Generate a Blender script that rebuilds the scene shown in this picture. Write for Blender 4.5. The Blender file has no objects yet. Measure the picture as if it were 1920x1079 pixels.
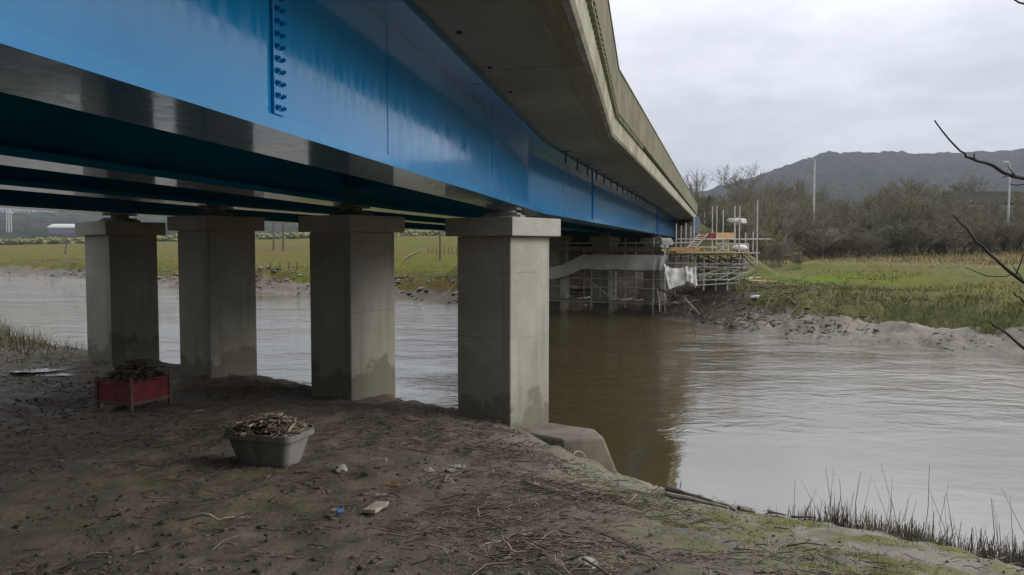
import bpy, math, random
import numpy as np
from mathutils import Vector, Matrix, noise as mnoise

R = math.radians
PI = math.pi
rnd = random.Random(7)
rng = np.random.default_rng(11)
sc = bpy.context.scene
COL = sc.collection

# ------------------------------------------------------------------ camera
F = 1500.0
PITCH = R(3.0)
cam_d = bpy.data.cameras.new('camera')
cam = bpy.data.objects.new('camera', cam_d)
COL.objects.link(cam)
cam_d.sensor_width = 36.0
cam_d.lens = 36.0 * F / 1920.0
cam_d.clip_end = 9000
cam_d.clip_start = 0.05
cam.location = (0, 0, 0)
cam.rotation_euler = (PI / 2 - PITCH, 0, 0)
sc.camera = cam
cp, sp = math.cos(PITCH), math.sin(PITCH)


def W(px, py, d):
    """survey: sight line through a photo point, at depth d (metres) -> world point"""
    u = (px - 960.0) / F
    v = (539.5 - py) / F
    return Vector((u * d, (cp + v * sp) * d, (v * cp - sp) * d))


def G(px, py, z):
    """the same sight line, met with the level z"""
    p = W(px, py, 1.0)
    return p * (z / p.z)


# ------------------------------------------------------------------ helpers
def origin_of(o):
    v = Vector((0, 0, 0))
    while o is not None:
        v += o.location
        o = o.parent
    return v


def link(name, me, m=None, parent=None):
    o = bpy.data.objects.new(name, me)
    COL.objects.link(o)
    if m is not None:
        me.materials.append(m)
    if parent is not None:
        o.parent = parent
    return o


def tag(o, label=None, cat=None, group=None, kind=None):
    if label:
        o['label'] = label
    if cat:
        o['category'] = cat
    if group:
        o['group'] = group
    if kind:
        o['kind'] = kind
    return o


def empty(name, loc, label=None, cat=None, group=None):
    o = bpy.data.objects.new(name, None)
    COL.objects.link(o)
    o.empty_display_size = 0.1
    o.location = loc
    return tag(o, label, cat, group)


def copy_tree(o, parent=None):
    c = o.copy()
    COL.objects.link(c)
    c.parent = parent
    for ch in list(o.children):
        copy_tree(ch, c)
    return c


class MB:
    """collects shapes given in world coordinates; build() links them as ONE mesh object"""

    def __init__(self):
        self.v = []
        self.f = []

    def add(self, vs, fs):
        n = len(self.v)
        self.v.extend([Vector(p) for p in vs])
        self.f.extend([tuple(i + n for i in f) for f in fs])

    def box(self, c, s, ax=None, ay=None, az=None):
        c = Vector(c)
        ax = Vector(ax) if ax is not None else Vector((1, 0, 0))
        ay = Vector(ay) if ay is not None else Vector((0, 1, 0))
        az = Vector(az) if az is not None else Vector((0, 0, 1))
        hx, hy, hz = s[0] / 2, s[1] / 2, s[2] / 2
        vs = []
        for sz in (-1, 1):
            for sx, sy in ((-1, -1), (1, -1), (1, 1), (-1, 1)):
                vs.append(c + ax * hx * sx + ay * hy * sy + az * hz * sz)
        self.add(vs, [(3, 2, 1, 0), (4, 5, 6, 7), (0, 1, 5, 4), (1, 2, 6, 5), (2, 3, 7, 6), (3, 0, 4, 7)])
        return self

    def beam(self, a, b, w, h, up=(0, 0, 1)):
        a, b = Vector(a), Vector(b)
        d = (b - a)
        L = d.length
        d.normalize()
        up = Vector(up)
        s = d.cross(up)
        if s.length < 1e-4:
            s = d.cross(Vector((1, 0, 0)))
        s.normalize()
        u = s.cross(d)
        return self.box((a + b) / 2, (L, w, h), d, s, u)

    def tube(self, pts, rad, n=6, caps=True):
        pts = [Vector(p) for p in pts]
        if not hasattr(rad, '__len__'):
            rad = [rad] * len(pts)
        rings = []
        ref = Vector((0.13, 0.27, 1)).normalized()
        for i, p in enumerate(pts):
            a = pts[max(i - 1, 0)]
            b = pts[min(i + 1, len(pts) - 1)]
            d = (b - a).normalized()
            s = d.cross(ref)
            if s.length < 0.05:
                s = d.cross(Vector((1, 0, 0)))
            s.normalize()
            t = s.cross(d)
            rings.append([p + (s * math.cos(2 * PI * k / n) + t * math.sin(2 * PI * k / n)) * rad[i] for k in range(n)])
        vs = [q for r in rings for q in r]
        fs = []
        for i in range(len(pts) - 1):
            for k in range(n):
                k2 = (k + 1) % n
                fs.append((i * n + k, i * n + k2, (i + 1) * n + k2, (i + 1) * n + k))
        if caps:
            fs.append(tuple(range(n))[::-1])
            fs.append(tuple((len(pts) - 1) * n + k for k in range(n)))
        self.add(vs, fs)
        return self

    def prism(self, poly, z0, z1, top_scale=1.0):
        """vertical prism on a plan polygon"""
        n = len(poly)
        cx = sum(p[0] for p in poly) / n
        cy = sum(p[1] for p in poly) / n
        vs = [(p[0], p[1], z0) for p in poly] + [(cx + (p[0] - cx) * top_scale, cy + (p[1] - cy) * top_scale, z1) for p in poly]
        fs = [tuple(range(n))[::-1], tuple(range(n, 2 * n))]
        for i in range(n):
            j = (i + 1) % n
            fs.append((i, j, n + j, n + i))
        self.add(vs, fs)
        return self

    def blob(self, c, r, seed=0, sub=2, rough=0.25, sq=(1, 1, 1)):
        import bmesh
        bm = bmesh.new()
        bmesh.ops.create_icosphere(bm, subdivisions=sub, radius=1.0)
        vs = []
        for v in bm.verts:
            k = 1 + rough * mnoise.noise(v.co * 1.7 + Vector((seed * 3.1, seed * 1.7, seed)))
            vs.append(Vector(c) + Vector((v.co.x * sq[0], v.co.y * sq[1], v.co.z * sq[2])) * r * k)
        fs = [tuple(v.index for v in f.verts) for f in bm.faces]
        bm.free()
        self.add(vs, fs)
        return self

    def build(self, name, m, parent=None, loc=None, smooth=False, bevel=0.0, label=None):
        if parent is not None:
            org = origin_of(parent) + (Vector(loc) if loc is not None else Vector((0, 0, 0)))
        else:
            org = Vector(loc) if loc is not None else Vector((0, 0, 0))
        me = bpy.data.meshes.new(name)
        me.from_pydata([p - org for p in self.v], [], self.f)
        me.validate()
        import bmesh
        bm = bmesh.new()
        bm.from_mesh(me)
        bmesh.ops.recalc_face_normals(bm, faces=bm.faces)
        if bevel:
            bmesh.ops.bevel(bm, geom=list(bm.edges), offset=bevel, segments=2, profile=0.6, affect='EDGES', clamp_overlap=True)
        bm.to_mesh(me)
        bm.free()
        if smooth:
            me.polygons.foreach_set('use_smooth', [True] * len(me.polygons))
        o = link(name, me, m, parent)
        if loc is not None:
            o.location = loc
        if label:
            o['label'] = label
        return o


def np_mesh(name, verts, faces, m=None, parent=None, smooth=True, attrs=None, loc=None):
    verts = np.asarray(verts, dtype=np.float32)
    if loc is not None:
        verts = verts - np.asarray(loc, dtype=np.float32)
    faces = np.asarray(faces, dtype=np.int32)
    k = faces.shape[1]
    me = bpy.data.meshes.new(name)
    me.vertices.add(len(verts))
    me.vertices.foreach_set('co', verts.ravel())
    me.loops.add(len(faces) * k)
    me.loops.foreach_set('vertex_index', faces.ravel())
    me.polygons.add(len(faces))
    me.polygons.foreach_set('loop_start', np.arange(len(faces), dtype=np.int32) * k)
    me.polygons.foreach_set('loop_total', np.full(len(faces), k, dtype=np.int32))
    if smooth:
        me.polygons.foreach_set('use_smooth', np.ones(len(faces), dtype=bool))
    for an, av in (attrs or {}).items():
        a = me.attributes.new(an, 'FLOAT', 'POINT')
        a.data.foreach_set('value', np.asarray(av, dtype=np.float32))
    me.update(calc_edges=True)
    o = link(name, me, m, parent)
    if loc is not None:
        o.location = loc
    return o


# ---- value noise for heights
def _hash(ix, iy, seed):
    h = (ix.astype(np.int64) * 374761393 + iy.astype(np.int64) * 668265263 + seed * 982451653) & 0x7fffffff
    h = ((h ^ (h >> 13)) * 1274126177) & 0x7fffffff
    return ((h ^ (h >> 16)) & 0xffff) / 65535.0


def vnoise(x, y, seed=0):
    x = np.asarray(x, float)
    y = np.asarray(y, float)
    ix, iy = np.floor(x), np.floor(y)
    fx, fy = x - ix, y - iy
    fx = fx * fx * (3 - 2 * fx)
    fy = fy * fy * (3 - 2 * fy)
    a = _hash(ix, iy, seed)
    b = _hash(ix + 1, iy, seed)
    c = _hash(ix, iy + 1, seed)
    d = _hash(ix + 1, iy + 1, seed)
    return (a * (1 - fx) + b * fx) * (1 - fy) + (c * (1 - fx) + d * fx) * fy - 0.5


def fbm(x, y, seed=0, octv=4, gain=0.5):
    t = 0
    amp = 1.0
    for k in range(octv):
        t = t + amp * vnoise(x * 2 ** k + 17.3 * k, y * 2 ** k - 9.1 * k, seed + k)
        amp *= gain
    return t


def sdist(x, y, pl):
    """signed distance to a polyline; + on its left side"""
    x = np.asarray(x, float)
    y = np.asarray(y, float)
    best = np.full(x.shape, 1e18)
    sgn = np.ones(x.shape)
    for (ax, ay), (bx, by) in zip(pl[:-1], pl[1:]):
        dx, dy = bx - ax, by - ay
        t = np.clip(((x - ax) * dx + (y - ay) * dy) / (dx * dx + dy * dy), 0, 1)
        ex, ey = x - (ax + t * dx), y - (ay + t * dy)
        d = ex * ex + ey * ey
        cr = dx * (y - ay) - dy * (x - ax)
        m = d < best - 1e-9
        best = np.where(m, d, best)
        sgn = np.where(m, np.sign(cr), sgn)
    return np.sqrt(best) * sgn


# ------------------------------------------------------------------ materials
def new_mat(name):
    m = bpy.data.materials.new(name)
    m.use_nodes = True
    nt = m.node_tree
    b = nt.nodes['Principled BSDF']
    return m, nt, b


def N(nt, typ, **kw):
    n = nt.nodes.new(typ)
    for k, v in kw.items():
        setattr(n, k, v)
    return n


def coords(nt, scale=(1, 1, 1), rot=(0, 0, 0), src='Object'):
    tc = N(nt, 'ShaderNodeTexCoord')
    mp = N(nt, 'ShaderNodeMapping')
    mp.inputs['Scale'].default_value = scale
    mp.inputs['Rotation'].default_value = rot
    nt.links.new(tc.outputs[src], mp.inputs['Vector'])
    return mp.outputs['Vector']


def noise_n(nt, vec, scale, detail=6, rough=0.6, dist=0.0):
    n = N(nt, 'ShaderNodeTexNoise')
    n.inputs['Scale'].default_value = scale
    n.inputs['Detail'].default_value = detail
    n.inputs['Roughness'].default_value = rough
    n.inputs['Distortion'].default_value = dist
    nt.links.new(vec, n.inputs['Vector'])
    return n.outputs['Fac']


def ramp(nt, fac, stops):
    r = N(nt, 'ShaderNodeValToRGB')
    el = r.color_ramp.elements
    while len(el) < len(stops):
        el.new(0.5)
    for e, (p, c) in zip(el, stops):
        e.position = p
        e.color = (*c, 1) if len(c) == 3 else c
    nt.links.new(fac, r.inputs['Fac'])
    return r.outputs['Color']


def mix(nt, fac, a, b, mode='MIX'):
    n = N(nt, 'ShaderNodeMix', data_type='RGBA', blend_type=mode)
    for inp, val in ((n.inputs[0], fac), (n.inputs[6], a), (n.inputs[7], b)):
        if isinstance(val, (int, float)):
            inp.default_value = val
        elif isinstance(val, tuple):
            inp.default_value = (*val, 1) if len(val) == 3 else val
        else:
            nt.links.new(val, inp)
    return n.outputs[2]


def math_n(nt, op, a, b=None, c=None):
    n = N(nt, 'ShaderNodeMath', operation=op)
    for i, val in enumerate((a, b, c)):
        if val is None:
            continue
        if isinstance(val, (int, float)):
            n.inputs[i].default_value = val
        else:
            nt.links.new(val, n.inputs[i])
    return n.outputs[0]


def maprange(nt, val, a, b, c=0.0, d=1.0, smooth=True):
    n = N(nt, 'ShaderNodeMapRange')
    if smooth:
        n.interpolation_type = 'SMOOTHSTEP'
    n.inputs[1].default_value = a
    n.inputs[2].default_value = b
    n.inputs[3].default_value = c
    n.inputs[4].default_value = d
    nt.links.new(val, n.inputs[0])
    return n.outputs[0]


def attr(nt, name):
    n = N(nt, 'ShaderNodeAttribute')
    n.attribute_name = name
    return n.outputs['Fac']


def bump(nt, b, h, strength=0.3, dist=0.02):
    n = N(nt, 'ShaderNodeBump')
    n.inputs['Strength'].default_value = strength
    n.inputs['Distance'].default_value = dist
    nt.links.new(h, n.inputs['Height'])
    nt.links.new(n.outputs['Normal'], b.inputs['Normal'])
    return n


def simple(name, c1, c2=None, scale=6, rough=0.7, bmp=0.15, metal=0.0, stretch=(1, 1, 1), bscale=None, spec=0.4):
    m, nt, b = new_mat(name)
    c2 = c2 or tuple(x * 0.65 for x in c1)
    v = coords(nt, stretch)
    f = noise_n(nt, v, scale)
    nt.links.new(ramp(nt, f, [(0.3, c2), (0.7, c1)]), b.inputs['Base Color'])
    b.inputs['Roughness'].default_value = rough
    b.inputs['Metallic'].default_value = metal
    b.inputs['Specular IOR Level'].default_value = spec
    if bmp:
        bump(nt, b, noise_n(nt, v, bscale or scale * 4), bmp, 0.01)
    return m


def tinted(name, stops, rough=0.8, spec=0.3):
    """colour of each small piece from its own 'tint' value"""
    m, nt, b = new_mat(name)
    nt.links.new(ramp(nt, attr(nt, 'tint'), stops), b.inputs['Base Color'])
    b.inputs['Roughness'].default_value = rough
    b.inputs['Specular IOR Level'].default_value = spec
    return m


M = {}


def make_paint():
    m, nt, b = new_mat('blue_gloss_paint')
    v = coords(nt)
    f = noise_n(nt, v, 0.6)
    nt.links.new(ramp(nt, f, [(0.3, (0.002, 0.155, 0.37)), (0.7, (0.003, 0.198, 0.455))]), b.inputs['Base Color'])
    b.inputs['Roughness'].default_value = 0.10
    b.inputs['IOR'].default_value = 1.6
    # brush marks and sags: long in height, short along the girder
    v2 = coords(nt, (7, 7, 0.8))
    h1 = noise_n(nt, v2, 1.6, 5, 0.6)
    v3 = coords(nt, (1, 1, 0.45))
    h2 = noise_n(nt, v3, 1.1, 3, 0.5)
    h = math_n(nt, 'ADD', math_n(nt, 'MULTIPLY', h1, 0.17), math_n(nt, 'MULTIPLY', h2, 1.0))
    bump(nt, b, h, 0.10, 0.02)
    r = noise_n(nt, v2, 2.2, 4)
    nt.links.new(maprange(nt, r, 0.3, 0.75, 0.06, 0.2), b.inputs['Roughness'])
    return m


M['paint'] = make_paint()


def make_concrete(name, c1, c2, stain, sc_=1.0, damp=None, boards=None, streak=True):
    m, nt, b = new_mat(name)
    oi = N(nt, 'ShaderNodeObjectInfo')
    sh = N(nt, 'ShaderNodeVectorMath', operation='ADD')
    nt.links.new(coords(nt), sh.inputs[0])
    nt.links.new(math_n(nt, 'MULTIPLY', oi.outputs['Random'], 37.0), sh.inputs[1])
    v = sh.outputs[0]
    big = noise_n(nt, v, 0.9 * sc_, 6, 0.62)
    col = ramp(nt, big, [(0.32, c2), (0.66, c1)])
    blot = noise_n(nt, v, 3.1 * sc_, 6, 0.7, 0.8)
    col = mix(nt, maprange(nt, blot, 0.55, 0.68, 0.0, 0.35), col, tuple(min(1, x * 1.25) for x in c1))
    fine = noise_n(nt, v, 26 * sc_, 5, 0.7)
    col = mix(nt, maprange(nt, fine, 0.35, 0.8, 0.0, 0.35), col, tuple(x * 0.7 for x in c2))
    if streak:
        vs = coords(nt, (5, 5, 0.35))
        st = noise_n(nt, vs, 1.2, 5, 0.65)
        col = mix(nt, maprange(nt, st, 0.52, 0.75, 0.0, 0.55), col, stain)
    hts = None
    if boards:
        ang, pitch = boards
        vb = coords(nt, (1, 1, 1), (0, 0, ang))
        sx = N(nt, 'ShaderNodeSeparateXYZ')
        nt.links.new(vb, sx.inputs[0])
        fr = math_n(nt, 'FRACT', math_n(nt, 'DIVIDE', sx.outputs['Y'], pitch))
        ln = math_n(nt, 'LESS_THAN', math_n(nt, 'ABSOLUTE', math_n(nt, 'SUBTRACT', fr, 0.5)), 0.006)
        wob = noise_n(nt, vb, 0.8, 3)
        ln = math_n(nt, 'MULTIPLY', ln, maprange(nt, wob, 0.42, 0.58, 0.1, 1.0))
        col = mix(nt, math_n(nt, 'MULTIPLY', ln, 0.8), col, tuple(x * 0.25 for x in c2))
        vw = coords(nt, (0.5, 2.2, 1), (0, 0, ang))
        wet = noise_n(nt, vw, 0.55, 5, 0.6)
        col = mix(nt, maprange(nt, wet, 0.5, 0.72, 0.0, 0.5), col, stain)
        hts = ln
    if damp is not None:
        # flood stain: the foot of the shaft is soaked and silted below an uneven line
        tc = N(nt, 'ShaderNodeTexCoord')
        sz = N(nt, 'ShaderNodeSeparateXYZ')
        nt.links.new(tc.outputs['Object'], sz.inputs[0])
        wob = noise_n(nt, v, 2.2, 6, 0.65)
        zz = math_n(nt, 'ADD', sz.outputs['Z'], math_n(nt, 'MULTIPLY', math_n(nt, 'SUBTRACT', wob, 0.5), -1.9))
        fac = maprange(nt, zz, damp - 0.05, damp + 0.16, 0.6, 0.0)
        col = mix(nt, fac, col, (0.085, 0.07, 0.055))
        # lifts of the shutters and the plugged tie holes
        lz = math_n(nt, 'FRACT', math_n(nt, 'DIVIDE', sz.outputs['Z'], 0.83))
        lift = math_n(nt, 'LESS_THAN', math_n(nt, 'ABSOLUTE', math_n(nt, 'SUBTRACT', lz, 0.5)), 0.006)
        lift = math_n(nt, 'MULTIPLY', lift, maprange(nt, noise_n(nt, v, 1.6, 3), 0.4, 0.6, 0.0, 0.55))
        col = mix(nt, lift, col, tuple(x * 0.45 for x in c2))
        algae = maprange(nt, zz, damp + 0.25, damp + 1.3, 0.28, 0.0)
        col = mix(nt, algae, col, (0.13, 0.13, 0.06))
    nt.links.new(col, b.inputs['Base Color'])
    b.inputs['Roughness'].default_value = 0.85
    b.inputs['Specular IOR Level'].default_value = 0.25
    hh = math_n(nt, 'ADD', math_n(nt, 'MULTIPLY', noise_n(nt, v, 60 * sc_, 4), 0.4), math_n(nt, 'MULTIPLY', noise_n(nt, v, 5 * sc_, 5), 0.8))
    if hts is not None:
        hh = math_n(nt, 'SUBTRACT', hh, math_n(nt, 'MULTIPLY', hts, 1.0))
    bump(nt, b, hh, 0.25, 0.012)
    return m


A1, A2 = math.atan(0.168), math.atan(0.2613)
M['column'] = make_concrete('pier_concrete', (0.40, 0.385, 0.335), (0.30, 0.285, 0.245), (0.19, 0.18, 0.145), 1.0, damp=0.30)
M['cap'] = make_concrete('cap_concrete', (0.44, 0.425, 0.38), (0.32, 0.31, 0.27), (0.44, 0.43, 0.39), 1.4)
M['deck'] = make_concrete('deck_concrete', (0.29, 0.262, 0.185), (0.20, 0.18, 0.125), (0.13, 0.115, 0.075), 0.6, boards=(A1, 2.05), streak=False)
M['parapet'] = make_concrete('parapet_concrete', (0.27, 0.25, 0.175), (0.17, 0.155, 0.1), (0.095, 0.088, 0.05), 1.0)
M['fascia'] = make_concrete('fascia_concrete', (0.46, 0.44, 0.36), (0.24, 0.22, 0.15), (0.085, 0.08, 0.042), 1.6)
M['footing'] = make_concrete('silted_concrete', (0.24, 0.21, 0.17), (0.12, 0.10, 0.078), (0.07, 0.06, 0.044), 3.0)
M['black'] = simple('black_steel', (0.02, 0.02, 0.022), rough=0.6)
M['bearing'] = simple('bearing_steel', (0.34, 0.33, 0.31), (0.2, 0.19, 0.18), rough=0.55)
M['galv'] = simple('galvanised_tube', (0.54, 0.54, 0.53), (0.32, 0.3, 0.27), scale=3, rough=0.55, metal=0.0, bmp=0.05)
M['rusty'] = simple('rusty_tube', (0.21, 0.155, 0.12), (0.1, 0.065, 0.045), scale=4, rough=0.75, bmp=0.1)
M['board'] = simple('scaffold_board', (0.24, 0.205, 0.13), (0.15, 0.125, 0.085), scale=5, rough=0.8, stretch=(1, 1, 3))
M['ply'] = simple('fresh_plywood', (0.62, 0.40, 0.19), (0.5, 0.31, 0.14), scale=3, rough=0.7)
M['redplastic'] = simple('red_plastic', (0.36, 0.022, 0.03), (0.26, 0.015, 0.02), rough=0.45, bmp=0.03)
M['redpaint'] = simple('red_worn_paint', (0.30, 0.035, 0.04), (0.10, 0.028, 0.026), scale=6, rough=0.5, bmp=0.1)
M['rustleg'] = simple('pale_worn_steel', (0.22, 0.13, 0.12), (0.10, 0.06, 0.05), scale=9, rough=0.7)
M['tub'] = simple('grey_plastic', (0.22, 0.215, 0.20), (0.10, 0.09, 0.074), scale=5.5, rough=0.6, bmp=0.08, stretch=(1, 1, 0.4))
M['tarp'] = simple('white_tarp', (0.62, 0.61, 0.57), (0.42, 0.4, 0.36), scale=2.2, rough=0.6, bmp=0.2)
M['greysheet'] = simple('grey_sheeting', (0.66, 0.655, 0.62), (0.52, 0.515, 0.48), scale=1.5, rough=0.6, bmp=0.1)
M['bag'] = simple('white_woven_bag', (0.72, 0.72, 0.72), (0.5, 0.5, 0.5), scale=6, rough=0.75)
M['white'] = simple('white_paint', (0.7, 0.7, 0.68), (0.5, 0.5, 0.48), scale=6, rough=0.5)
M['bluegrey'] = simple('blue_grey_panel', (0.26, 0.34, 0.45), (0.2, 0.26, 0.35), rough=0.4)
M['post'] = simple('weathered_post', (0.12, 0.095, 0.07), (0.06, 0.05, 0.04), scale=6, rough=0.9)
M['drift'] = simple('bleached_driftwood', (0.36, 0.31, 0.24), (0.18, 0.15, 0.115), scale=7, rough=0.85, stretch=(1, 1, 1))
M['darkwood'] = simple('wet_wood', (0.085, 0.068, 0.052), (0.035, 0.028, 0.022), scale=8, rough=0.7)
M['twig'] = simple('bare_twig_bark', (0.055, 0.042, 0.034), (0.025, 0.018, 0.015), scale=20, rough=0.75, bmp=0.2)
M['lamp'] = simple('lamp_post_steel', (0.5, 0.5, 0.5), (0.38, 0.38, 0.38), rough=0.5)
M['stone'] = simple('pale_stone', (0.36, 0.34, 0.30), (0.2, 0.185, 0.16), scale=9, rough=0.85, bmp=0.4)
M['paper'] = simple('pale_litter', (0.36, 0.325, 0.28), (0.15, 0.125, 0.10), scale=12, rough=0.7)
M['bluebottle'] = simple('blue_plastic', (0.06, 0.15, 0.36), (0.05, 0.1, 0.24), rough=0.3, bmp=0)
M['orange'] = simple('faded_orange_plastic', (0.34, 0.2, 0.06), (0.2, 0.12, 0.05), rough=0.5)
M['rope'] = simple('pale_rope', (0.40, 0.35, 0.28), (0.2, 0.17, 0.13), scale=30, rough=0.9)
M['roofmetal'] = simple('pale_shed_roof', (0.5, 0.48, 0.42), (0.4, 0.39, 0.35), rough=0.5)
M['render'] = simple('pale_house_render', (0.6, 0.58, 0.55), (0.45, 0.44, 0.42), scale=1, rough=0.8)
M['slate'] = simple('slate_roof', (0.15, 0.15, 0.165), (0.1, 0.1, 0.11), scale=2, rough=0.7)
M['glass'] = simple('dark_window_glass', (0.03, 0.035, 0.04), rough=0.15, bmp=0)
M['viaduct'] = simple('viaduct_concrete', (0.12, 0.115, 0.095), (0.075, 0.072, 0.06), scale=0.5, rough=0.9)
M['carwhite'] = simple('white_car_paint', (0.72, 0.72, 0.72), (0.66, 0.66, 0.66), rough=0.25, bmp=0)
M['tyre'] = simple('black_tyre', (0.02, 0.02, 0.02), rough=0.8)
M['sticks'] = tinted('driftwood_litter', [(0.0, (0.06, 0.046, 0.034)), (0.45, (0.13, 0.10, 0.072)), (0.8, (0.22, 0.18, 0.13)), (1.0, (0.38, 0.325, 0.25))])
M['clods'] = tinted('mud_clods', [(0.0, (0.04, 0.033, 0.026)), (0.7, (0.105, 0.087, 0.068)), (1.0, (0.2, 0.17, 0.135))], 0.75)
M['blades'] = tinted('bank_grass', rough=0.95, spec=0.04, stops= [(0.0, (0.085, 0.092, 0.034)), (0.45, (0.145, 0.148, 0.055)), (0.75, (0.22, 0.19, 0.085)), (1.0, (0.31, 0.25, 0.135))])
M['reeds'] = tinted('dead_reeds', [(0.0, (0.045, 0.038, 0.028)), (0.5, (0.115, 0.096, 0.068)), (1.0, (0.27, 0.225, 0.16))])
M['mudlumps'] = tinted('bank_mud_lumps', [(0.0, (0.045, 0.039, 0.03)), (0.6, (0.12, 0.104, 0.082)), (1.0, (0.25, 0.22, 0.18))], 0.7)


def make_bark(name, stops, dark):
    m, nt, b = new_mat(name)
    oi = N(nt, 'ShaderNodeObjectInfo')
    c = ramp(nt, oi.outputs['Random'], stops)
    v = coords(nt)
    c = mix(nt, maprange(nt, noise_n(nt, v, 0.8, 4), 0.35, 0.65, 0.0, 0.6), c, dark)
    nt.links.new(c, b.inputs['Base Color'])
    b.inputs['Roughness'].default_value = 0.9
    b.inputs['Specular IOR Level'].default_value = 0.15
    return m


M['bark'] = make_bark('winter_twigs', [(0.0, (0.21, 0.183, 0.125)), (0.25, (0.16, 0.158, 0.086)), (0.5, (0.215, 0.19, 0.14)), (0.75, (0.165, 0.158, 0.10)), (1.0, (0.25, 0.225, 0.17))], (0.125, 0.112, 0.075))
M['palebark'] = make_bark('pale_branches', [(0.0, (0.27, 0.24, 0.19)), (1.0, (0.24, 0.215, 0.165))], (0.15, 0.13, 0.10))
M['trunkbark'] = make_bark('tree_trunk_bark', [(0.0, (0.15, 0.13, 0.10)), (1.0, (0.10, 0.085, 0.06))], (0.06, 0.05, 0.037))
M['spring'] = make_bark('young_leaves', [(0.0, (0.16, 0.17, 0.03)), (1.0, (0.14, 0.155, 0.03))], (0.09, 0.1, 0.025))
M['evergreen'] = make_bark('ivy_leaves', [(0.0, (0.05, 0.06, 0.022)), (1.0, (0.06, 0.062, 0.028))], (0.03, 0.035, 0.014))


def make_near_ground():
    m, nt, b = new_mat('river_mud')
    v = coords(nt)
    big = noise_n(nt, v, 0.55, 6, 0.6)
    mid = noise_n(nt, v, 3.2, 8, 0.7)
    fine = noise_n(nt, v, 22, 8, 0.75)
    c = ramp(nt, mid, [(0.25, (0.068, 0.055, 0.042)), (0.5, (0.135, 0.111, 0.084)), (0.78, (0.235, 0.196, 0.148))])
    c = mix(nt, maprange(nt, big, 0.45, 0.65, 0.0, 0.4), c, (0.092, 0.066, 0.054))
    c = mix(nt, math_n(nt, 'MULTIPLY', attr(nt, 'pale'), maprange(nt, noise_n(nt, v, 1.7, 6), 0.3, 0.58, 0.15, 0.9)), c, (0.27, 0.25, 0.205))
    ms = noise_n(nt, v, 1.35, 6, 0.66)
    c = mix(nt, math_n(nt, 'MULTIPLY', attr(nt, 'moss'), maprange(nt, ms, 0.42, 0.56, 0.0, 0.95)), c, (0.12, 0.125, 0.022))
    c = mix(nt, maprange(nt, fine, 0.58, 0.72, 0.0, 0.55), c, (0.16, 0.128, 0.09))
    c = mix(nt, maprange(nt, fine, 0.30, 0.44, 0.6, 0.0), c, (0.026, 0.02, 0.016))
    nt.links.new(c, b.inputs['Base Color'])
    nt.links.new(maprange(nt, mid, 0.3, 0.7, 0.5, 0.9), b.inputs['Roughness'])
    b.inputs['Specular IOR Level'].default_value = 0.3
    h = math_n(nt, 'ADD', math_n(nt, 'MULTIPLY', mid, 1.0), math_n(nt, 'MULTIPLY', fine, 0.5))
    bump(nt, b, h, 0.8, 0.06)
    return m


def make_far_ground():
    m, nt, b = new_mat('marsh_field')
    v = coords(nt)
    vs = coords(nt, (0.45, 1.0, 1.0), (0, 0, R(-20)))
    big = noise_n(nt, vs, 0.055, 5, 0.6)
    mid = noise_n(nt, vs, 0.35, 7, 0.65)
    fine = noise_n(nt, v, 3.5, 7, 0.7)
    g = ramp(nt, big, [(0.36, (0.115, 0.078, 0.04)), (0.43, (0.128, 0.108, 0.03)), (0.49, (0.092, 0.11, 0.016)), (0.55, (0.125, 0.112, 0.027)), (0.62, (0.10, 0.068, 0.036))])
    g = mix(nt, maprange(nt, mid, 0.42, 0.68, 0.0, 0.6), g, (0.135, 0.105, 0.045))
    g = mix(nt, math_n(nt, 'MULTIPLY', attr(nt, 'lush'), 0.8), g, (0.13, 0.205, 0.02))
    g = mix(nt, math_n(nt, 'MULTIPLY', attr(nt, 'dull'), 0.85), g, (0.135, 0.142, 0.062))
    g = mix(nt, math_n(nt, 'MULTIPLY', attr(nt, 'straw'), maprange(nt, mid, 0.3, 0.6, 0.4, 0.95)), g, (0.24, 0.185, 0.105))
    g = mix(nt, maprange(nt, fine, 0.3, 0.55, 0.55, 0.0), g, (0.06, 0.06, 0.022))
    md = ramp(nt, noise_n(nt, v, 0.9, 7, 0.65), [(0.3, (0.165, 0.146, 0.114)), (0.7, (0.275, 0.245, 0.195))])
    md = mix(nt, maprange(nt, fine, 0.3, 0.5, 0.6, 0.0), md, (0.07, 0.058, 0.044))
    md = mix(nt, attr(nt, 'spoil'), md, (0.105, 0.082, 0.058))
    wob = noise_n(nt, v, 1.6, 6, 0.7)
    mf = math_n(nt, 'ADD', attr(nt, 'mud'), math_n(nt, 'MULTIPLY', math_n(nt, 'SUBTRACT', wob, 0.5), 1.1))
    c = mix(nt, maprange(nt, mf, 0.42, 0.58), g, md)
    wetm = attr(nt, 'wet')
    c = mix(nt, wetm, c, (0.125, 0.108, 0.08))
    nt.links.new(c, b.inputs['Base Color'])
    nt.links.new(maprange(nt, wetm, 0.0, 1.0, 0.95, 0.35, False), b.inputs['Roughness'])
    nt.links.new(maprange(nt, mf, 0.42, 0.58, 0.02, 0.3), b.inputs['Specular IOR Level'])
    bump(nt, b, math_n(nt, 'ADD', fine, math_n(nt, 'MULTIPLY', noise_n(nt, v, 1.2, 6), 2.0)), 0.7, 0.12)
    return m


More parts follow.
